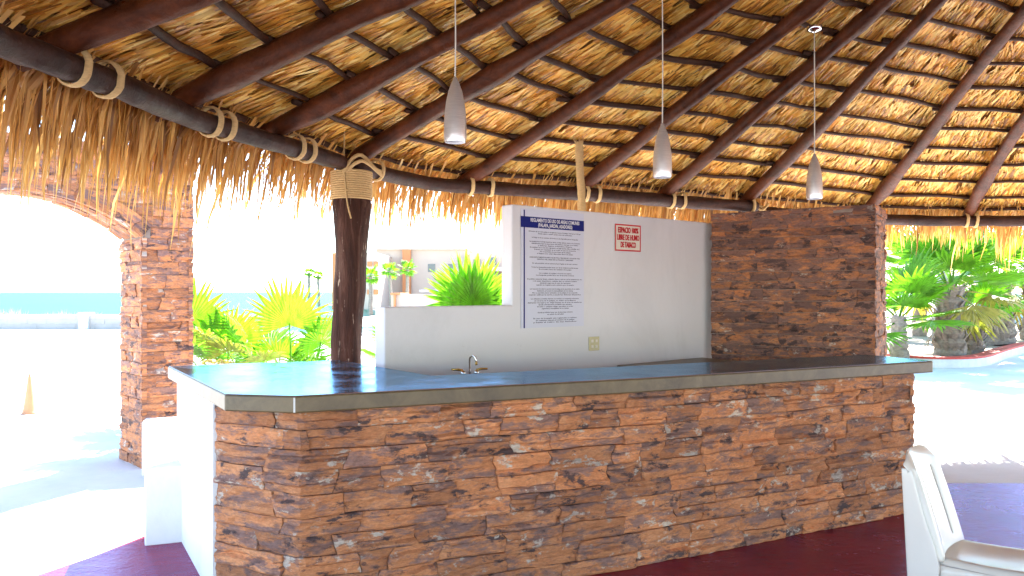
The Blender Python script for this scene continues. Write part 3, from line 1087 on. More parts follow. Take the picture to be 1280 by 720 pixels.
strap([(cx - 0.01, cy - 0.155, zt - 0.02), (cx + 0.06, cy - 0.16, zt + 0.045), (cx + 0.13, cy - 0.13, zt + 0.06), (cx + 0.24, cy - 0.04, zt - 0.03)], 0.013, palapa)
strap([(cx - 0.02, cy - 0.16, zt + 0.30), (cx - 0.022, cy - 0.165, zt + 0.12), (cx - 0.02, cy - 0.162, zt - 0.02), (cx - 0.0, cy - 0.16, zt - 0.24), (cx + 0.03, cy - 0.165, zt - 0.36)], 0.0055, palapa)
# the lashings round the head of the post hidden by the pillar, and its post
p2 = W(936, 262, 8.25)
post(p2.x + 0.05, p2.y + 0.22, EYE + 0.80, 9.0)
pl_ = RL[0]
post(pl_.x + 0.05, pl_.y, EYE + 0.85, 15.0)
q, d_, ob = ring_at_px(946) or ring_at_px(930)
strap([q + Vector((-0.06, -0.09, -0.05)), q + Vector((0.0, -0.1, 0.05)), q + Vector((0.10, -0.09, -0.05))], 0.013, palapa)
strap([q + Vector((0.10, -0.1, 0.07)), q + Vector((0.02, -0.11, 0.0)), q + Vector((-0.06, -0.1, 0.06))], 0.013, palapa)

# ------------------------------------------------------------------ burlap-wrapped conduit above the white wall
mb = MB()
c0 = W(727, 262, 6.85); c1 = W(724, 178, 6.85)
path = [c0 + Vector((0, 0, -0.35)), c0, c0.lerp(c1, 0.3) + Vector((0.004, 0, 0)), c0.lerp(c1, 0.6) - Vector((0.003, 0, 0)), c0.lerp(c1, .97), c1]
mb.tube(smooth_path(path, 20), [0.034 + 0.004 * nz(i * .9, 3) for i in range(21)], 12, 0.1, 5)
for k in range(9):
    th = k * 0.7
    e = c1 + Vector((0.028 * math.cos(th), 0.028 * math.sin(th), -0.01))
    mb.tube([e, e + Vector((0.02 * math.cos(th) - 0.01, 0.02 * math.sin(th), 0.03 + 0.02 * (k % 3)))], [0.004, 0.001], 4)
o = mb.build('wrapped_conduit', M['rope'], None, True)
tag(o, 'upright burlap wrapped pipe with frayed top behind the white wall', 'pipe')

# ------------------------------------------------------------------ pendant lamps
def pendant(u, vtop, vbot, d, label, canopy_z=None):
    base = W(u, vbot, d)
    L_ = (vbot - vtop) / FPX * d
    t = empty('pendant_lamp', base)
    tag(t, label, 'lamp', 'brushed metal pendant lamps over the bar')
    r = 0.0625 * L_ / 0.36
    prof = [(0.93, 0.0), (0.98, 0.04), (1.0, 0.12), (0.99, 0.28), (0.93, 0.45), (0.80, 0.62), (0.60, 0.78), (0.36, 0.90), (0.20, 0.955), (0.17, 0.985), (0.0, 1.0)]
    mb = MB(); mb.lathe([(r * a, L_ * z) for a, z in prof], base, 28)
    mb.build('lamp_shade', M['alu'], t, True)
    mb = MB(); mb.lathe([(r * 0.90, 0.0), (r * 0.90, L_ * 0.1), (r * 0.5, L_ * 0.14), (0, L_ * 0.14)], base, 24)
    mb.build('diffuser', M['print_white'], t, True)
    zr = canopy_z if canopy_z else 4.2
    mb = MB(); c = base + Vector((0, 0, L_ * 0.98)); tz = Vector((base.x, base.y, zr))
    mb.tube([c, c.lerp(tz, .3) + Vector((.002, 0, 0)), c.lerp(tz, .7), tz], 0.0042, 6)
    mb.build('cord', M['sign_cream'], t, True)
    mb = MB(); mb.lathe([(0.0, 0.0), (0.012, 0.0), (0.05, 0.012), (0.058, 0.028), (0.058, 0.045)], tz - Vector((0, 0, 0.02)), 20)
    mb.build('ceiling_canopy', M['chrome'], t, True)
pendant(569, 96, 178, 4.47, 'largest pendant lamp, brushed metal, hanging nearest the post', 3.45)
pendant(828, 154, 222, 5.40, 'middle pendant lamp of brushed metal hanging over the red sign', 3.85)
pendant(1018, 192, 249, 6.15, 'smallest pendant lamp of brushed metal hanging before the brown stone pillar', 3.545)

# ------------------------------------------------------------------ notices on the white wall
def text_mesh(s, size, mat, xs=1.0, align='CENTER', res=2):
    cu = bpy.data.curves.new('t', 'FONT'); cu.body = s; cu.size = size; cu.align_x = align; cu.align_y = 'CENTER'
    cu.resolution_u = res; cu.fill_mode = 'FRONT'; cu.offset = size * 0.028
    ob = bpy.data.objects.new('t', cu); COL.objects.link(ob)
    bpy.context.view_layer.update()
    me = bpy.data.meshes.new_from_object(ob.evaluated_get(bpy.context.evaluated_depsgraph_get()))
    bpy.data.objects.remove(ob); bpy.data.curves.remove(cu)
    me.transform(Matrix.Diagonal((xs, 1, 1, 1)))
    me.materials.clear(); me.materials.append(mat)
    return me


def on_wall(me, s, z, off):
    """stand a flat XY mesh on the white wall, x along it, y up"""
    p = wp(s, -off, z)
    m_ = Matrix(((WE.x, 0, -WN.x * 1, p.x), (WE.y, 0, -WN.y * 1, p.y), (0, 1, 0, p.z), (0, 0, 0, 1)))
    me.transform(m_)
    return me


def rect(s0, s1, z0, z1, off, th, mat, name, parent):
    mb = MB()
    vs = [wp(s, -b_, z) for b_ in (off, off + th) for s, z in ((s0, z0), (s1, z0), (s1, z1), (s0, z1))]
    mb.add(vs, [(4, 5, 6, 7), (3, 2, 1, 0), (0, 1, 5, 4), (1, 2, 6, 5), (2, 3, 7, 6), (3, 0, 4, 7)])
    return mb.build(name, mat, parent)


def fit(me, width):
    xs = [v.co.x for v in me.vertices]
    k = width / (max(xs) - min(xs)); me.transform(Matrix.Diagonal((k, 1, 1, 1))); return me


ban = empty('rules_banner', wp(0.42, -0.004, 1.255))
tag(ban, 'tall pale vinyl notice with navy heading on the white wall', 'banner')
S0, S1, ZB0, ZB1 = 0.085, 0.765, 1.255, 2.165
rect(S0, S1, ZB0, ZB1, 0.003, 0.003, M['vinyl'], 'sheet', ban)
rect(S0 - 0.004, S1, 2.022, 2.106, 0.0065, 0.0015, M['navy'], 'heading_band', ban)
rect(S0 + 0.026, S0 + 0.038, ZB0, ZB1 - 0.01, 0.0062, 0.0012, M['navy'], 'margin_line', ban)
SC = 0.435
for s_, z_, w_ in (('REGLAMENTO DE USO DE AREAS COMUNES', 2.081, 0.53), ('(PALAPA, JARDIN, ASADORES)', 2.045, 0.37)):
    me = fit(text_mesh(s_, 0.038, M['print_white']), w_)
    link('heading_lettering', on_wall(me, SC + 0.01, z_, 0.0086), ban)
BODY = [
 ('El horario de uso de la palapa es el siguiente: Lunes a Domingo 10:00 am a 11:00 pm', .575), ('siendo sujeto a cambio previo aviso del condominio', .38), None,
 ('La Palapa es de uso exclusivo del hotel y no esta disponible para los huespedes', .51), None,
 ('Las instalaciones incluidas (asadores, barra, cocina) deberan usarse con precaucion', .56), ('debidamente bajo la supervision del mismo y entregar en el mismo', .52), ('y deberan dejarse ordenados y limpios', .38),
 ('El mobiliario que se usa debe regresarse a su lugar (mesas, sillas, sombrillas, etc.)', .55), ('Debera ser respetado en el orden en que se encuentre', .46), ('No se permite su uso fuera de la palapa', .34), ('si llegase a no estar disponible favor de avisar', .40), None,
 ('QUEDA ESTRICTAMENTE PROHIBIDO HACER FUEGO, TIRAR BASURA Y CUALQUIER OTRO', .56), ('DENTRO DEL AREA DE LA PALAPA Y JARDINES', .40), None,
 ('No esta permitido colocar adornos y hacer fogatas en las areas comunes', .50), None,
 ('Todos los huespedes pueden hacer uso de las instalaciones libremente', .52), ('En su horario hacer uso exclusivo de la palapa', .36), None,
 ('Uso y cuidado de la palapa es de todos los usuarios', .36), ('Los huespedes pueden hacer uso de las areas comunes', .42), None,
 ('Se pediran conservar limpio, evitando danos o mal uso de las instalaciones, etc.', .61), ('o de causar desperfectos, cualquier dano se cobrara al usuario', .49), ('afectando segun sea el costo de reparacion', .34), ('cuando se requiera sera cubierto por el usuario', .42), None,
 ('Los menores de edad no pueden usar la palapa sin la supervision de un adulto', .55), ('debiendo procurar la tranquilidad de los demas', .40), ('No se permite tener animales en la palapa ni en el jardin', .50), ('cuando utilicen la barra y asadores deberan limpiarlos', .58), None,
 ('Los alimentos y bebidas deberan ser servidos en recipientes adecuados', .53), ('en el area de la palapa, no vidrio en la alberca', .46), ('debiendo recoger y no dejar basura en el area de asadores', .60), ('Queda estrictamente prohibido usar aparatos', .37), ('de radio o cualquier equipo que altere el orden', .40), ('seguridad y tranquilidad de los demas', .30), None,
 ('Queda prohibido hacer uso de las areas comunes', .39), ('en estado de ebriedad', .18), None,
 ('En caso de incumplir este reglamento se retirara', .48), ('de cualquier manera al usuario de la palapa', .43), ('y hasta el retiro de sus derechos', .48)]
nl = len(BODY); z = 1.995; dz = (1.995 - 1.295) / (nl - 1)
for ln_ in BODY:
    if ln_:
        me = fit(text_mesh(ln_[0], 0.0135, M['print_dark'], res=1), ln_[1] * 0.98)
        link('body_lettering', on_wall(me, SC + 0.01, z, 0.0066), ban)
    z -= dz

sg = empty('smoke_free_sign', wp(1.305, -0.004, 1.88))
tag(sg, 'small cream sign with red border and red capitals on the white wall', 'sign')
rect(1.14, 1.471, 1.878, 2.107, 0.003, 0.004, M['sign_cream'], 'plate', sg)
for (a, b, c, d) in ((1.14, 1.471, 2.095, 2.107), (1.14, 1.471, 1.878, 1.890), (1.14, 1.1515, 1.8905, 2.0945), (1.4595, 1.471, 1.8905, 2.0945)):
    rect(a, b, c, d, 0.0072, 0.0015, M['red_print'], 'border', sg)
for s_, z_, w_ in (('ESPACIO 100%', 2.055, 0.262), ('LIBRE DE HUMO', 1.993, 0.285), ('DE TABACO', 1.931, 0.195)):
    me = fit(text_mesh(s_, 0.066, M['red_print']), w_)
    link('lettering', on_wall(me, 1.3055, z_, 0.0085), sg)
    me2 = me.copy(); me2.transform(Matrix.Translation(Vector((WE.x, WE.y, 0)) * 0.004))
    link('lettering', me2, sg)

ou = empty('outlet_plate', wp(0.887, -0.004, 1.05))
tag(ou, 'square ivory outlet plate low on the white wall', 'outlet')
bevel(rect(0.825, 0.948, 1.048, 1.163, 0.001, 0.007, M['ivory'], 'cover_plate', ou), 0.003)
for s_ in (0.862, 0.911):
    for z_ in (1.083, 1.128):
        rect(s_ - 0.012, s_ + 0.012, z_ - 0.011, z_ + 0.011, 0.0082, 0.0025, M['sign_cream'], 'socket', ou)

# ------------------------------------------------------------------ back counters, faucet
bc = empty('back_counter', (0.2, 5.9, 0))
tag(bc, 'low concrete work counter along the foot of the white wall', 'counter')
mb = MB()
pp = [wp(-1.0, -0.004, 0), wp(1.0, -0.004, 0), wp(1.0, -0.5, 0), wp(-0.9, -0.42, 0)]
mb.prism([(p.x, p.y) for p in reversed(pp)], 0.82, 0.894)
bevel(mb.build('counter_slab', M['counter_edge'], bc), 0.01)
mb = MB()
pp = [wp(-0.95, -0.006, 0), wp(0.95, -0.006, 0), wp(0.95, -0.42, 0), wp(-0.85, -0.34, 0)]
mb.prism([(p.x, p.y) for p in reversed(pp)], 0.0, 0.82)
mb.build('base', M['plaster'], bc)
b2 = empty('corner_counter', wp(1.8, -0.3, 0))
tag(b2, 'raised dark concrete counter with rounded end beside the brown stone pillar', 'counter')
mb = MB()
def cpt(s, b_): p = wp(s, b_, 0); return (p.x, p.y)
poly = [cpt(1.16, -0.006), cpt(1.13, -0.05)] + [cpt(1.13 + 0.05 * (1 - math.cos(q * math.pi / 8)), -0.30 - 0.06 * math.sin(q * math.pi / 8)) for q in range(5)] + [cpt(1.9, -0.40), cpt(2.30, -0.45), cpt(2.36, -0.006)]
mb.prism(poly, 0.83, 0.915)
bevel(mb.build('counter_slab', M['counter_edge'], b2), 0.015, 3)
mb = MB(); mb.prism([cpt(1.25, -0.008), cpt(1.25, -0.28), cpt(2.28, -0.36), cpt(2.34, -0.008)], 0.0, 0.83)
mb.build('base', M['plaster'], b2)

fc = empty('faucet', W(590, 365, 5.5) + Vector((0, 0, 0.895 - EYE)))
tag(fc, 'chrome gooseneck faucet with two lever handles before the white wall', 'faucet')
fb = Vector((W(587, 365, 5.5).x, 5.5, 0.895))
mb = MB(); H_ = 0.205
pth = [fb, fb + Vector((0, 0, 0.10)), fb + Vector((0, 0, H_ - 0.035))]
for k in range(1, 9):
    th = math.pi * k / 8
    pth.append(fb + Vector((0.022 * (1 - math.cos(th)), -0.012 * (1 - math.cos(th)), H_ - 0.035 + 0.030 * math.sin(th))))
pth.append(pth[-1] + Vector((0.003, 0, -0.022)))
mb.tube(pth, 0.0075, 10)
mb.build('spout', M['chrome'], fc, True)
mb = MB(); mb.tube([pth[-1] + Vector((0, 0, 0.004)), pth[-1] + Vector((0.001, 0, -0.014))], 0.0095, 10); mb.build('nozzle', M['brass'], fc, True)
mb = MB(); mb.lathe([(0.022, 0), (0.022, 0.012), (0.012, 0.03), (0.009, 0.034)], fb, 16); mb.build('spout_base', M['chrome'], fc, True)
for sx_ in (-1, 1):
    hb = fb + Vector((0.05 * sx_ * 0.9, 0.05 * sx_ * 0.5, 0))
    mb = MB(); mb.lathe([(0.02, 0), (0.021, 0.03), (0.016, 0.06), (0.021, 0.075), (0.02, 0.09), (0.010, 0.10), (0, 0.102)], hb, 14)
    mb.build('valve_body', M['chrome'], fc, True)
    mb = MB(); mb.tube([hb + Vector((0, 0, 0.098)), hb + Vector((0.03 * sx_, -0.004, 0.104)), hb + Vector((0.078 * sx_, -0.01, 0.106))], [0.008, 0.0085, 0.0065], 8)
    mb.build('lever_handle', M['brass'], fc, True)

# ------------------------------------------------------------------ low white walls at the left of the bar
mb = MB()
p = Vector((-2.205, 4.80)); d = Vector((0.93, 0.36)).normalized(); n_ = Vector((-d.y, d.x))
poly = [p, p + d * 0.36, p + d * 0.36 + n_ * 0.2, p + n_ * 0.2]
mb.prism([tuple(q) for q in poly], 0.0, 0.475)
o = bevel(mb.build('low_wall', M['plaster']), 0.012, 3); tag(o, 'short white plastered stub wall touching the left end of the bar', 'wall', 'low white walls')
mb = MB()
p = W(177, 365, 6.62); p = Vector((p.x, p.y)); d = Vector((0.95, 0.30)).normalized(); n_ = Vector((-d.y, d.x))
poly = [p, p + d * 0.8, p + d * 0.8 + n_ * 0.22, p + n_ * 0.22]
mb.prism([tuple(q) for q in poly], 0.0, 0.455)
o = bevel(mb.build('low_wall', M['plaster']), 0.016, 3); tag(o, 'low white plastered wall at the foot of the stone arch', 'wall', 'low white walls')

# ------------------------------------------------------------------ plastic chair
def chair(loc, rz):
    t = empty('plastic_chair', loc, rz)
    tag(t, 'white moulded plastic chair with slotted back standing on the red floor', 'chair')
    def panel(name, fn_, us, vs_, holes=(), th=0.007, sub=1):
        bm = bmesh.new(); g = {}
        for i, u in enumerate(us):
            for j, v in enumerate(vs_):
                g[i, j] = bm.verts.new(fn_(u, v))
        for i in range(len(us) - 1):
            for j in range(len(vs_) - 1):
                if (i, j) in holes: continue
                bm.faces.new((g[i, j], g[i + 1, j], g[i + 1, j + 1], g[i, j + 1]))
        me = bpy.data.meshes.new(name); bm.to_mesh(me); bm.free(); me.materials.append(M['white_plastic'])
        me.polygons.foreach_set('use_smooth', [True] * len(me.polygons))
        o = local(name, me, t)
        m1 = o.modifiers.new('solid', 'SOLIDIFY'); m1.thickness = th; m1.offset = 0
        if sub:
            m2 = o.modifiers.new('sub', 'SUBSURF'); m2.levels = sub; m2.render_levels = sub
        return o
    # seat: x forward, y to the left
    def seat(u, v):
        x = -0.20 + 0.43 * u; y = (0.205 + 0.02 * u) * (2 * v - 1)
        e = abs(2 * v - 1)
        z = 0.435 - 0.018 * math.sin(math.pi * min(1, u * 1.1)) * (1 - e ** 2) + 0.012 * u
        if e > 0.86: z -= 0.045 * (e - 0.86) / 0.14
        if u > 0.9: z -= 0.05 * (u - 0.9) / 0.1; x -= 0.005
        return Vector((x, y, z))
    panel('seat', seat, [0, .03, .15, .3, .5, .7, .85, .92, .97, 1], [0, .03, .07, .12, .3, .5, .7, .88, .93, .97, 1])
    H0, H1 = 0.425, 0.865
    def back(u, v):
        y0 = (2 * u - 1); half = 0.215 - 0.02 * v + (0.012 if v > 0.82 else 0)
        e = abs(y0)
        z = H0 + (H1 - H0) * v - (0.045 * e ** 5 if v > 0.9 else 0)
        x = -0.195 - 0.115 * v - 0.02 * v * v + 0.035 * e * e
        if e > 0.9: x -= 0.045 * (e - 0.9) / 0.1 * (1 if v < 0.9 else 0.35)
        if v > 0.93: x -= 0.022 * (v - 0.93) / 0.07
        return Vector((x, half * y0, z))
    us = [0, .03, .06, .16, .27, .29, .34, .42, .5, .58,   .66, .71, .73, .84, .94, .97, 1]
    vs_ = [0, .05, .12, .2, .35, .5, .65, .76, .80, .86, .93, .97, 1]
    holes = set()
    for i in range(len(us) - 1):
        um = (us[i] + us[i + 1]) / 2
        for j in range(2, 8):
            if abs(um - 0.28) < 0.021 or abs(um - 0.72) < 0.021: holes.add((i, j))
    panel('backrest', back, us, vs_, holes, 0.008)
    # legs: tapered angle sections
    for sx_, sy_, name in ((1, 1, 'leg'), (1, -1, 'leg'), (-1, 1, 'leg'), (-1, -1, 'leg')):
        def leg(u, v, sx_=sx_, sy_=sy_):
            # u runs round the angle, v up the leg
            w1 = 0.035 + (0.085 if sx_ < 0 else 0.07) * v ** 1.5; w2 = 0.032 + 0.045 * v ** 1.5
            bx = (0.205 + 0.035 * (1 - v)) if sx_ > 0 else (-0.205 - 0.085 * (1 - v)); by = 0.212 + 0.03 * (1 - v)
            if u < 0.5:
                x = bx - sx_ * w1 * (1 - u * 2); y = by
            else:
                x = bx; y = by - w2 * (u * 2 - 1)
            if sx_ < 0:
                z = 0.008 + 0.80 * v
                xr = -0.285 - 0.05 * v
                xs_ = (-0.245 + 0.09 * (z / 0.42) ** 1.3) if z < 0.42 else (-0.155 - 0.035 * min(1, (z - 0.42) / 0.1) - 0.10 * (z - 0.42) / 0.38)
                hw_ = 0.235 - 0.035 * v
                if u < 0.5: x = xs_ + (xr - xs_) * u * 2; y = hw_
                else: x = xr; y = hw_ - (0.035 * (1 - 0.6 * v)) * (u * 2 - 1)
                return Vector((x, sy_ * y, z))
            return Vector((x, sy_ * y, 0.008 + 0.42 * v))
        panel(name, leg, [0, .25, .46, .5, .54, .75, 1], [0, .1, .3, .5, .7, .85, .95, 1], th=0.006, sub=1)
    for sy_ in (1, -1):
        def ap_(u, v, sy_=sy_):
            return Vector((-0.2 + 0.41 * u, sy_ * (0.2105), 0.405 - (0.02 + 0.05 * abs(2 * u - 1) ** 2) * (1 - v) + 0.01 * v))
        panel('apron', ap_, [0, .1, .3, .5, .7, .9, 1], [0, .5, 1], th=0.006, sub=0)
    return t
chair((2.03, 3.33, 0.006), R(-41)).scale = (0.975, 0.975, 0.965)

# ------------------------------------------------------------------ slim cone, sea wall, pool
cb = GZ(37, 517, 0.0)
mb = MB(); mb.lathe([(0.0, 0.0), (0.105, 0.0), (0.085, 0.02), (0.075, 0.05), (0.05, 0.22), (0.02, 0.46), (0.01, 0.50), (0, 0.505)], cb, 20)
o = mb.build('marker_cone', M['terracotta'], None, True); tag(o, 'slim orange cone standing on the pale ground beyond the arch', 'cone')

sw = empty('sea_wall', (-20, 33, 0)); tag(sw, 'low grey block wall between the beach yard and the sea', 'wall')
rg = random.Random(8)
xa, xb = -26.0, -7.0
def swy(x): return 33.0
zc = 0.0
mb = MB(); mb.add([(xa, swy(xa) + .04, 0), (xb, swy(xb) + .04, 0), (xb, swy(xb) + .26, 0), (xa, swy(xa) + .26, 0), (xa, swy(xa) + .04, .58), (xb, swy(xb) + .04, .58), (xb, swy(xb) + .26, .58), (xa, swy(xa) + .26, .58)],
       [(0, 3, 2, 1), (4, 5, 6, 7), (0, 1, 5, 4), (1, 2, 6, 5), (2, 3, 7, 6), (3, 0, 4, 7)])
mb.build('core', M['block'], sw)
for rrow in range(3):
    x = xa - (0.4 if rrow % 2 else 0)
    while x < xb - 0.3:
        w_ = 0.8
        y0 = swy(x); mbb = MB()
        mbb.box((max(x, xa) + 0.003, y0 - 0.005 + rg.uniform(-0.006, 0.006), rrow * 0.2 + 0.002), (min(x + w_, xb) - 0.003, y0 + 0.3, rrow * 0.2 + 0.198))
        mbb.build('block', M['block'], sw)
        x += w_
mb = MB(); pw = GZ(133, 409, 0.0); mb.box((pw.x - 0.2, swy(pw.x) - 0.12, 0), (pw.x + 0.2, swy(pw.x) + 0.4, 0.68)); mb.build('pier', M['kerb_white'], sw)

# dry plants on the beach bank just past the sea wall
for (u, w_, h_, wh) in ((15, 1.5, 0.5, 'largest clump, nearest the left border'), (62, 0.9, 0.35, 'small clump left of the middle'), (85, 1.2, 0.42, 'broad clump right of the middle'), (120, 0.8, 0.35, 'small clump nearest the wall pier')):
    c = W(u, 388, 34.6); mb = MB(); rg2 = random.Random(int(u + 300))
    for k in range(180):
        a = rg2.uniform(0, 6.28); rr = rg2.random() ** .5 * w_ * .5
        b0 = Vector((c.x + rr * math.cos(a), c.y + rr * math.sin(a) * .6, 0.0))
        hh = h_ * (1 - (rr / w_ * 1.6) ** 2) * rg2.uniform(.6, 1.3) + 0.3
        tp = b0 + Vector((rg2.gauss(0, .12), rg2.gauss(0, .12), hh)); sd2 = Vector((math.cos(a), math.sin(a), 0)) * 0.03
        mb.add([b0 - sd2, b0 + sd2, tp], [(0, 1, 2)])
    o = mb.build('dune_bush', M['bush']); tag(o, 'dry yellow dune plant over the sea wall, ' + wh, 'bush', 'dry plants behind the sea wall')

mb = MB()
pc = GZ(455, 414, 0.0)
pts = [(pc.x + 3.2 * math.cos(R(a)) * (1.0 + 0.15 * math.cos(R(2 * a))), pc.y + 3.0 * math.sin(R(a)), 0.006) for a in range(0, 360, 12)]
mb.add(pts, [tuple(range(len(pts)))])
o = mb.build('pool_water', M['pool']); tag(o, kind='structure')
mb = MB(); n = len(pts)
ctr = Vector((pc.x, pc.y, 0))
vs = []
for p_ in pts:
    q = Vector(p_); e = (q - ctr); e.z = 0; e.normalize()
    vs += [q + e * 0.02 + Vector((0, 0, 0.0)), q + e * 0.02 + Vector((0, 0, 0.06)), q + e * 0.4 + Vector((0, 0, 0.06)), q + e * 0.4 + Vector((0, 0, -0.005))]
fs = []
for i in range(n):
    j = (i + 1) % n
    for k in range(3): fs.append((i * 4 + k, i * 4 + k + 1, j * 4 + k + 1, j * 4 + k))
mb.add(vs, fs)
o = mb.build('pool_coping', M['kerb_white']); tag(o, kind='structure')

# ------------------------------------------------------------------ fan palms
def fan_leaf_mesh(name, mat, Rl, pet, nseg, spread, droop, seed, fold=0.16, ragged=0.1):
    rg = random.Random(seed); mb = MB()
    hub = Vector((pet, 0, 0.0))
    mb.tube([(0, 0, -0.06 * pet), (pet * .5, 0, 0.02 * pet), hub + Vector((0.04 * Rl, 0, 0))], [0.022 * Rl, 0.018 * Rl, 0.010 * Rl], 5)
    da = spread / nseg
    for i in range(nseg):
        a = -spread / 2 + (i + .5) * da
        ln = Rl * (1 - 0.28 * (abs(a) / (spread / 2)) ** 2) * rg.uniform(1 - ragged, 1.03)
        dirv = Vector((math.cos(a), math.sin(a), 0)); sd = Vector((-math.sin(a), math.cos(a), 0))
        cup = 0.10 * Rl
        rm = 0.58 * ln; hw = rm * math.tan(da / 2) * 1.01
        z1 = cup * (rm / Rl) ** 2 * 0.6 - droop * 0.22 * Rl
        z2 = z1 + cup * .2 - droop * (rg.uniform(0.25, 0.6)) * Rl
        yw = rg.gauss(0, 0.05) * Rl
        p0 = hub
        pm = hub + dirv * rm + Vector((0, 0, z1)); tip = hub + dirv * ln * (1 - 0.08 * droop) + sd * yw + Vector((0, 0, z2))
        pq = pm.lerp(tip, 0.5) + Vector((0, 0, droop * 0.05 * Rl))
        f_ = fold * hw * 2
        vs = [p0, pm - sd * hw - Vector((0, 0, f_)), pm + Vector((0, 0, f_)), pm + sd * hw - Vector((0, 0, f_)),
              pq - sd * hw * .62, pq + Vector((0, 0, f_ * .6)), pq + sd * hw * .62, tip]
        mb.add(vs, [(0, 1, 2), (0, 2, 3), (1, 4, 5, 2), (2, 5, 6, 3), (4, 7, 5), (5, 7, 6)])
    return mb.mesh(name, mat)


LEAF = {}
for k in range(3):
    LEAF['g', k] = fan_leaf_mesh('leaf', M['leaf'], 1.0, 0.75, 30, R(215 + 15 * k), 0.12 + 0.12 * k, 40 + k)
    LEAF['y', k] = fan_leaf_mesh('leaf', M['leaf_yellow'], 0.95, 0.8, 24, R(200), 0.45 + 0.1 * k, 50 + k, ragged=0.25)
    LEAF['d', k] = fan_leaf_mesh('leaf', M['leaf_dry'], 0.75, 0.55, 14, R(120), 0.5, 60 + k, ragged=0.35)
LEAF['f', 0] = fan_leaf_mesh('leaf', M['leaf'], 1.0, 0.5, 12, R(220), 0.3, 71)


def put_leaf(parent, base, az_, el, roll, scale, key, name='leaf'):
    o = bpy.data.objects.new(name, LEAF[key]); COL.objects.link(o); o.parent = parent
    m_ = Matrix.Rotation(az_, 4, 'Z') @ Matrix.Rotation(-el, 4, 'Y') @ Matrix.Rotation(roll, 4, 'X')
    o.matrix_parent_inverse = Matrix.Translation(-parent.location)
    o.matrix_basis = Matrix.Translation(base) @ m_ @ Matrix.Scale(scale, 4)
    return o


def palm(base, h, tr, nl, Rl, label, group, seed, skirt=0, elo=-20, ehi=80, trunk='palm_trunk', yell=0.2, key=None):
    rg = random.Random(seed)
    t = empty('fan_palm', base)
    tag(t, label, 'palm', group)
    b = Vector(base); top = b + Vector((rg.uniform(-.05, .05) * h, rg.uniform(-.05, .05) * h, h))
    mb = MB(); ns = 14
    path = [b.lerp(top, k / ns) + Vector((0.04 * nz(k * .4, seed), 0.04 * nz(k * .4, seed + 4), 0)) for k in range(ns + 1)]
    mb.tube(path, [tr * (1.15 - 0.25 * k / ns) * (1 + 0.12 * ((k % 2) - .5)) for k in range(ns + 1)], 12, 0.25, seed)
    if tr > 0.2:      # old leaf bases standing off the trunk
        for k in range(150):
            f = rg.uniform(0.03, 0.98); a = rg.uniform(0, 2 * math.pi)
            c = b.lerp(top, f) + Vector((math.cos(a), math.sin(a), 0)) * tr * 0.92
            o_ = Vector((math.cos(a) * .6, math.sin(a) * .6, 0.8)).normalized(); sd2 = Vector((-math.sin(a), math.cos(a), 0))
            L_ = rg.uniform(0.12, 0.3)
            mb.add([c - sd2 * 0.05, c + sd2 * 0.05, c + o_ * L_ + sd2 * 0.018, c + o_ * L_ - sd2 * 0.018, c - Vector((0, 0, 0.08)) ],
                   [(0, 1, 2, 3), (0, 4, 1)])
    mb.build('trunk', M[trunk], t)
    for k in range(nl):
        f = (k + .5) / nl
        el = R(ehi + (elo - ehi) * f + rg.uniform(-8, 8)); az_ = k * 2.39996 + rg.uniform(-.2, .2)
        kk = key or (('y', rg.randrange(3)) if (f > 0.62 and rg.random() < yell * 2.2) else ('g', rg.randrange(3)))
        put_leaf(t, top + Vector((0, 0, -0.1 * Rl * f)), az_, el, rg.uniform(-.3, .3), Rl * rg.uniform(.85, 1.1), kk)
    for k in range(skirt):
        az_ = rg.uniform(0, 6.28); put_leaf(t, top - Vector((0, 0, rg.uniform(0.1, 0.45) * h)), az_, R(rg.uniform(-75, -40)), rg.uniform(-.4, .4), Rl * rg.uniform(.55, .85), ('d', rg.randrange(3)))
    return t


GP = 'fan palms around the palapa'
# left of the post, seen over the bar end
p1 = palm((-2.75, 9.6, 0), 0.55, 0.12, 9, 0.55, 'young fan palm with a large upright leaf left of the dark post', GP, 1, elo=-5, ehi=55, yell=.3)
put_leaf(p1, W(364, 458, 8.6), R(-90), R(82), 0.0, 0.60, ('g', 0))
put_leaf(p1, W(335, 470, 8.3), R(-80), R(35), 0.2, 0.40, ('y', 0))
put_leaf(p1, W(352, 475, 8.4), R(-130), R(25), -0.2, 0.38, ('g', 1))
put_leaf(p1, W(395, 465, 8.9), R(-60), R(62), 0.3, 0.50, ('g', 2))
put_leaf(p1, W(318, 468, 8.9), R(-120), R(66), -0.3, 0.52, ('g', 2))
put_leaf(p1, W(300, 470, 8.7), R(-100), R(48), 0.2, 0.48, ('y', 2))
p1b = palm((-2.2, 9.0, 0), 0.40, 0.10, 8, 0.42, 'small fan palm low against the left side of the dark post', GP, 2, elo=0, ehi=60, yell=.4)
p2_ = palm((-3.55, 9.5, 0), 0.55, 0.12, 10, 0.55, 'fan palm with yellow leaves beside the stone arch pillar', GP, 4, elo=-5, ehi=60, yell=.8)
put_leaf(p2_, W(238, 455, 8.7), R(-75), R(78), 0.3, 0.60, ('g', 1))
put_leaf(p2_, W(272, 450, 8.8), R(-95), R(40), 0.0, 0.45, ('y', 1))
put_leaf(p2_, W(285, 470, 9.1), R(-70), R(70), 0.2, 0.55, ('g', 2))
put_leaf(p2_, W(255, 470, 8.5), R(-110), R(45), 0.0, 0.5, ('g', 0))
put_leaf(p2_, W(262, 472, 8.4), R(-60), R(30), 0.0, 0.42, ('y', 2))
p3 = palm((-1.62, 11.5, 0), 0.5, 0.12, 8, 0.55, 'fan palm showing between the dark post and the white wall', GP, 6, elo=-10, ehi=60, yell=.4)
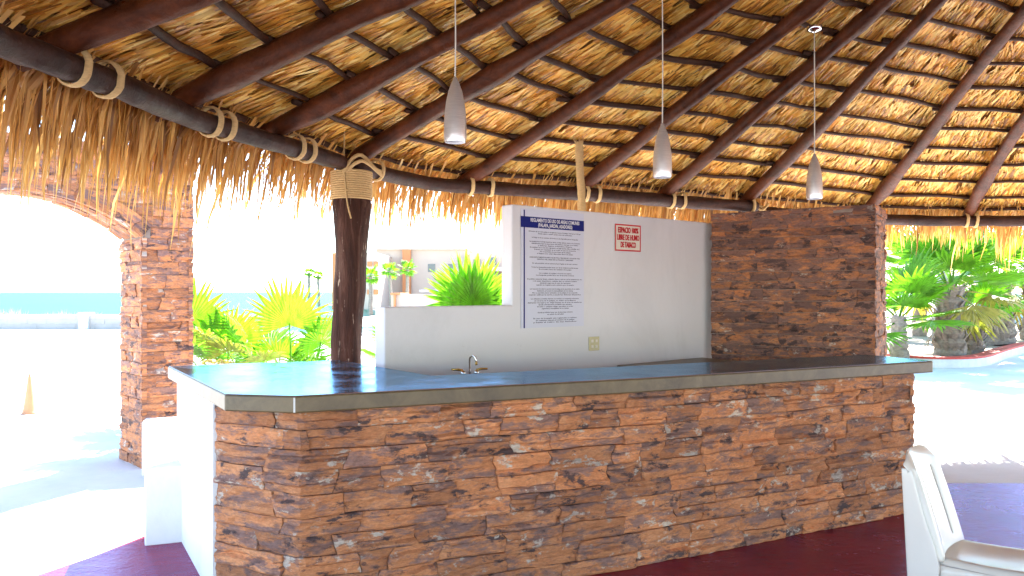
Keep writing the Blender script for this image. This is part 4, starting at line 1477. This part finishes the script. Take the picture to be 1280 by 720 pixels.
p4 = palm((-0.30, 9.3, 0), 0.75, 0.13, 10, 0.62, 'spiky fan palm rising behind the low part of the white wall', GP, 8, elo=25, ehi=85, yell=.0)
for a_, s_ in ((-100, .62), (-70, .6), (-85, .66)):
    put_leaf(p4, W(590, 395, 9.0) + Vector((0.002 * (a_ + 85), 0, -0.35)), R(a_), R(84), R(a_ + 85), s_, ('g', abs(a_) % 3))

# planter at the right with big palms
KP = [GZ(1060, 449, 0), GZ(1130, 456, 0), GZ(1175, 459, 0), GZ(1222, 457, 0), GZ(1252, 447, 0), GZ(1285, 438, 0), GZ(1330, 430, 0)]
kb = empty('planter_kerb', KP[3]); tag(kb, 'white kerb with red painted top round the palm bed at right', 'kerb')
sp = smooth_path(KP, 30)
for nm, w_, z0_, z1_, mt in (('kerb_body', 0.13, 0.0, 0.17, 'kerb_white'), ('painted_top', 0.14, 0.172, 0.215, 'kerb_red')):
    mb = MB(); vs = []
    for i, p_ in enumerate(sp):
        d = (sp[min(30, i + 1)] - sp[max(0, i - 1)]).normalized(); n_ = Vector((-d.y, d.x, 0))
        for s_, z_ in ((-w_, z0_), (-w_, z1_), (w_, z1_), (w_, z0_)):
            vs.append(Vector((p_.x, p_.y, 0)) + n_ * s_ + Vector((0, 0, z_)))
    fs = [(i * 4 + k, (i + 1) * 4 + k, (i + 1) * 4 + (k + 1) % 4, i * 4 + (k + 1) % 4) for i in range(30) for k in range(4)] + [(3, 2, 1, 0), (120, 121, 122, 123)]
    mb.add(vs, fs); mb.build(nm, M[mt], kb)
mb = MB(); poly = [(p_.x, p_.y + 0.1, 0.10) for p_ in sp] + [(26, 40, 0.10), (8, 40, 0.10)]
mb.add(poly, [tuple(range(len(poly)))]); o = mb.build('planting_bed', M['soil']); tag(o, kind='structure')

palm(GZ(1188, 447, 0.1), 1.55, 0.28, 17, 1.0, 'stout fan palm with ragged trunk in the bed nearest the bar end', GP, 11, skirt=6, elo=-30, ehi=75, yell=1.0)
palm(GZ(1252, 432, 0.1), 1.75, 0.30, 17, 1.05, 'stout fan palm behind the kerb at the right edge', GP, 14, skirt=6, elo=-30, ehi=75, yell=1.0)
palm(GZ(1124, 452, 0.1), 0.95, 0.16, 13, 0.9, 'green fan palm peeping out beside the brown stone pillar', GP, 16, elo=-25, ehi=75, yell=.2)
palm(GZ(1215, 442, 0.1), 0.8, 0.22, 10, 0.85, 'low fan palm between the two stout palms', GP, 19, elo=0, ehi=70, yell=.4)
palm(GZ(1172, 432, 0.1), 6.5, 0.13, 14, 1.2, 'tall palm with bare grey trunk nearest the pillar', GP, 22, trunk='palm_trunk_grey')
palm(GZ(1228, 428, 0.1), 6.8, 0.14, 14, 1.2, 'tall palm with bare grey trunk further right', GP, 25, trunk='palm_trunk_grey')
palm(GZ(1290, 425, 0.1), 2.4, 0.25, 14, 1.3, 'bushy fan palm at the right border of the view', GP, 27, elo=-30, ehi=75)
palm(GZ(1150, 420, 0.1), 2.2, 0.2, 14, 1.3, 'fan palm deep in the bed behind the grey trunks', GP, 29, elo=-30, ehi=75)

# distant palms before the hotel
for u, v, d, h_, lab, sd3 in ((490, 338, 58, 1.0, 'distant palm left of the orange hotel column', 31), (509, 336, 60, 1.0, 'distant palm in front of the orange hotel column', 33), (463, 345, 52, 1.0, 'distant palm just right of the dark post', 35),
                         (386, 341, 62, 1.0, 'small distant palm left of the dark post', 37), (399, 344, 62, 1.0, 'second small distant palm beside the dark post', 39)):
    tp = W(u, v, d)
    palm((tp.x, tp.y, 0), tp.z, 0.12, 12, 0.62 if u > 420 else 0.4, lab, 'palms before the hotel', sd3, elo=-40, ehi=70, key=('f', 0))

# ------------------------------------------------------------------ hotel in the background
def hbox(name, mat, u0, u1, v0, v1, d, dep, parent, zbase=None):
    a = W(u0, v0, d); b = W(u1, v1, d)
    mb = MB(); mb.box((a.x, d, b.z if zbase is None else zbase), (b.x, d + dep, a.z))
    return mb.build(name, M[mat], parent)
ht = empty('hotel_building', (-8, 78, 0)); tag(ht, 'white washed hotel with an orange column across the yard', 'building')
hbox('wall', 'hotel', 470, 585, 311, 400, 78, 14, ht, 0)
hbox('roof_edge', 'sign_cream', 468, 587, 309, 311.5, 77.6, 14.8, ht)
hbox('column', 'peach', 503, 513, 311.6, 400, 77.2, 0.7, ht, 0)
for u in (535, 560):
    f = hbox('window', 'glass', u, u + 9, 330, 340, 77.93, 0.2, ht)
h2 = empty('hotel_wing', (-1, 74, 0)); tag(h2, 'pale hotel wing with balconies seen beside the white wall', 'building')
hbox('wall', 'hotel', 586, 700, 316, 400, 76, 12, h2, 0)
for u in (584, 606, 628, 650):
    hbox('column', 'peach' if u != 606 else 'hotel', u, u + 3.2, 318, 400, 73.6, 0.5, h2, 0)
for v in (334, 352):
    hbox('balcony', 'hotel', 584, 700, v, v + 5, 73.4, 2.6, h2)
for u, v in ((592, 324), (612, 322), (634, 324), (592, 342), (612, 342), (634, 342)):
    hbox('window', 'glass', u, u + 8, v, v + 9, 75.9, 0.3, h2)
h3 = empty('side_building', (-16, 66, 0)); tag(h3, 'pale building with orange trim partly hidden by the dark post', 'building')
hbox('wall', 'hotel', 418, 472, 316, 400, 70, 12, h3, 0)
hbox('corner_trim', 'peach', 415, 419, 316, 400, 69.8, 0.6, h3, 0)
for u, v in ((459, 327), (467, 327), (459, 346), (459, 362), (467, 362)):
    f = hbox('window', 'peach', u, u + 6, v, v + 6, 69.9, 0.2, h3)
h4 = empty('garden_kiosk', (-6, 48, 0)); tag(h4, 'low peach kiosk with a flat mauve roof before the hotel', 'kiosk')
hbox('wall', 'hotel', 489, 552, 368, 410, 50, 4, h4, 0)
hbox('roof', 'palm_trunk_grey', 524, 556, 362, 365, 49.6, 4.6, h4)
hbox('trim', 'peach', 488, 500, 366, 368.6, 49.8, 4.4, h4)
for u in (492, 548): hbox('pillar', 'peach', u, u + 2.5, 368.7, 410, 49.7, 0.25, h4, 0)

# ------------------------------------------------------------------ parked car at the right edge
cr = empty('parked_car', (20.0, 28.6, 0)); tag(cr, 'pale blue parked car cut by the right border behind the palms', 'car')
prof = [(-2.0, 0.35), (-2.05, 0.62), (-1.95, 0.85), (-1.1, 0.95), (-0.45, 1.38), (0.9, 1.42), (1.55, 1.0), (2.0, 0.92), (2.05, 0.5), (1.95, 0.33)]
mb = MB(); n = len(prof); vs = []
for y_, k in ((-0.82, .96), (-0.78, 1.0), (0.78, 1.0), (0.82, .96)):
    for x_, z_ in prof: vs.append((20.2 + x_ * k, 28.6 + y_, z_))
fs = [tuple(range(n)), tuple(range(4 * n - 1, 3 * n - 1, -1))]
for r_ in range(3):
    for i in range(n):
        j = (i + 1) % n; fs.append((r_ * n + j, r_ * n + i, (r_ + 1) * n + i, (r_ + 1) * n + j))
mb.add(vs, fs); bevel(mb.build('body', M['car_blue'], cr), 0.05, 3)
mb = MB(); mb.prism([(0, 0)], 0, 0) if False else None
vs = [(20.2 + x_, 28.6 - 0.826, z_) for x_, z_ in ((-0.95, 0.98), (-0.42, 1.3), (0.85, 1.33), (1.3, 1.0))] + [(20.2 + x_, 28.6 - 0.8, z_) for x_, z_ in ((-0.95, 0.98), (-0.42, 1.3), (0.85, 1.33), (1.3, 1.0))]
mb.add(vs, [(3, 2, 1, 0), (4, 5, 6, 7), (0, 1, 5, 4), (1, 2, 6, 5), (2, 3, 7, 6), (3, 0, 4, 7)]); mb.build('side_window', M['glass'], cr)
for x_ in (-1.3, 1.3):
    for y_ in (-0.74, 0.74):
        mb = MB(); c = Vector((20.2 + x_, 28.6 + y_, 0.32))
        mb.tube([c + Vector((0, -0.11, 0)), c + Vector((0, 0.11, 0))], 0.32, 20); mb.build('wheel', M['dark'], cr)
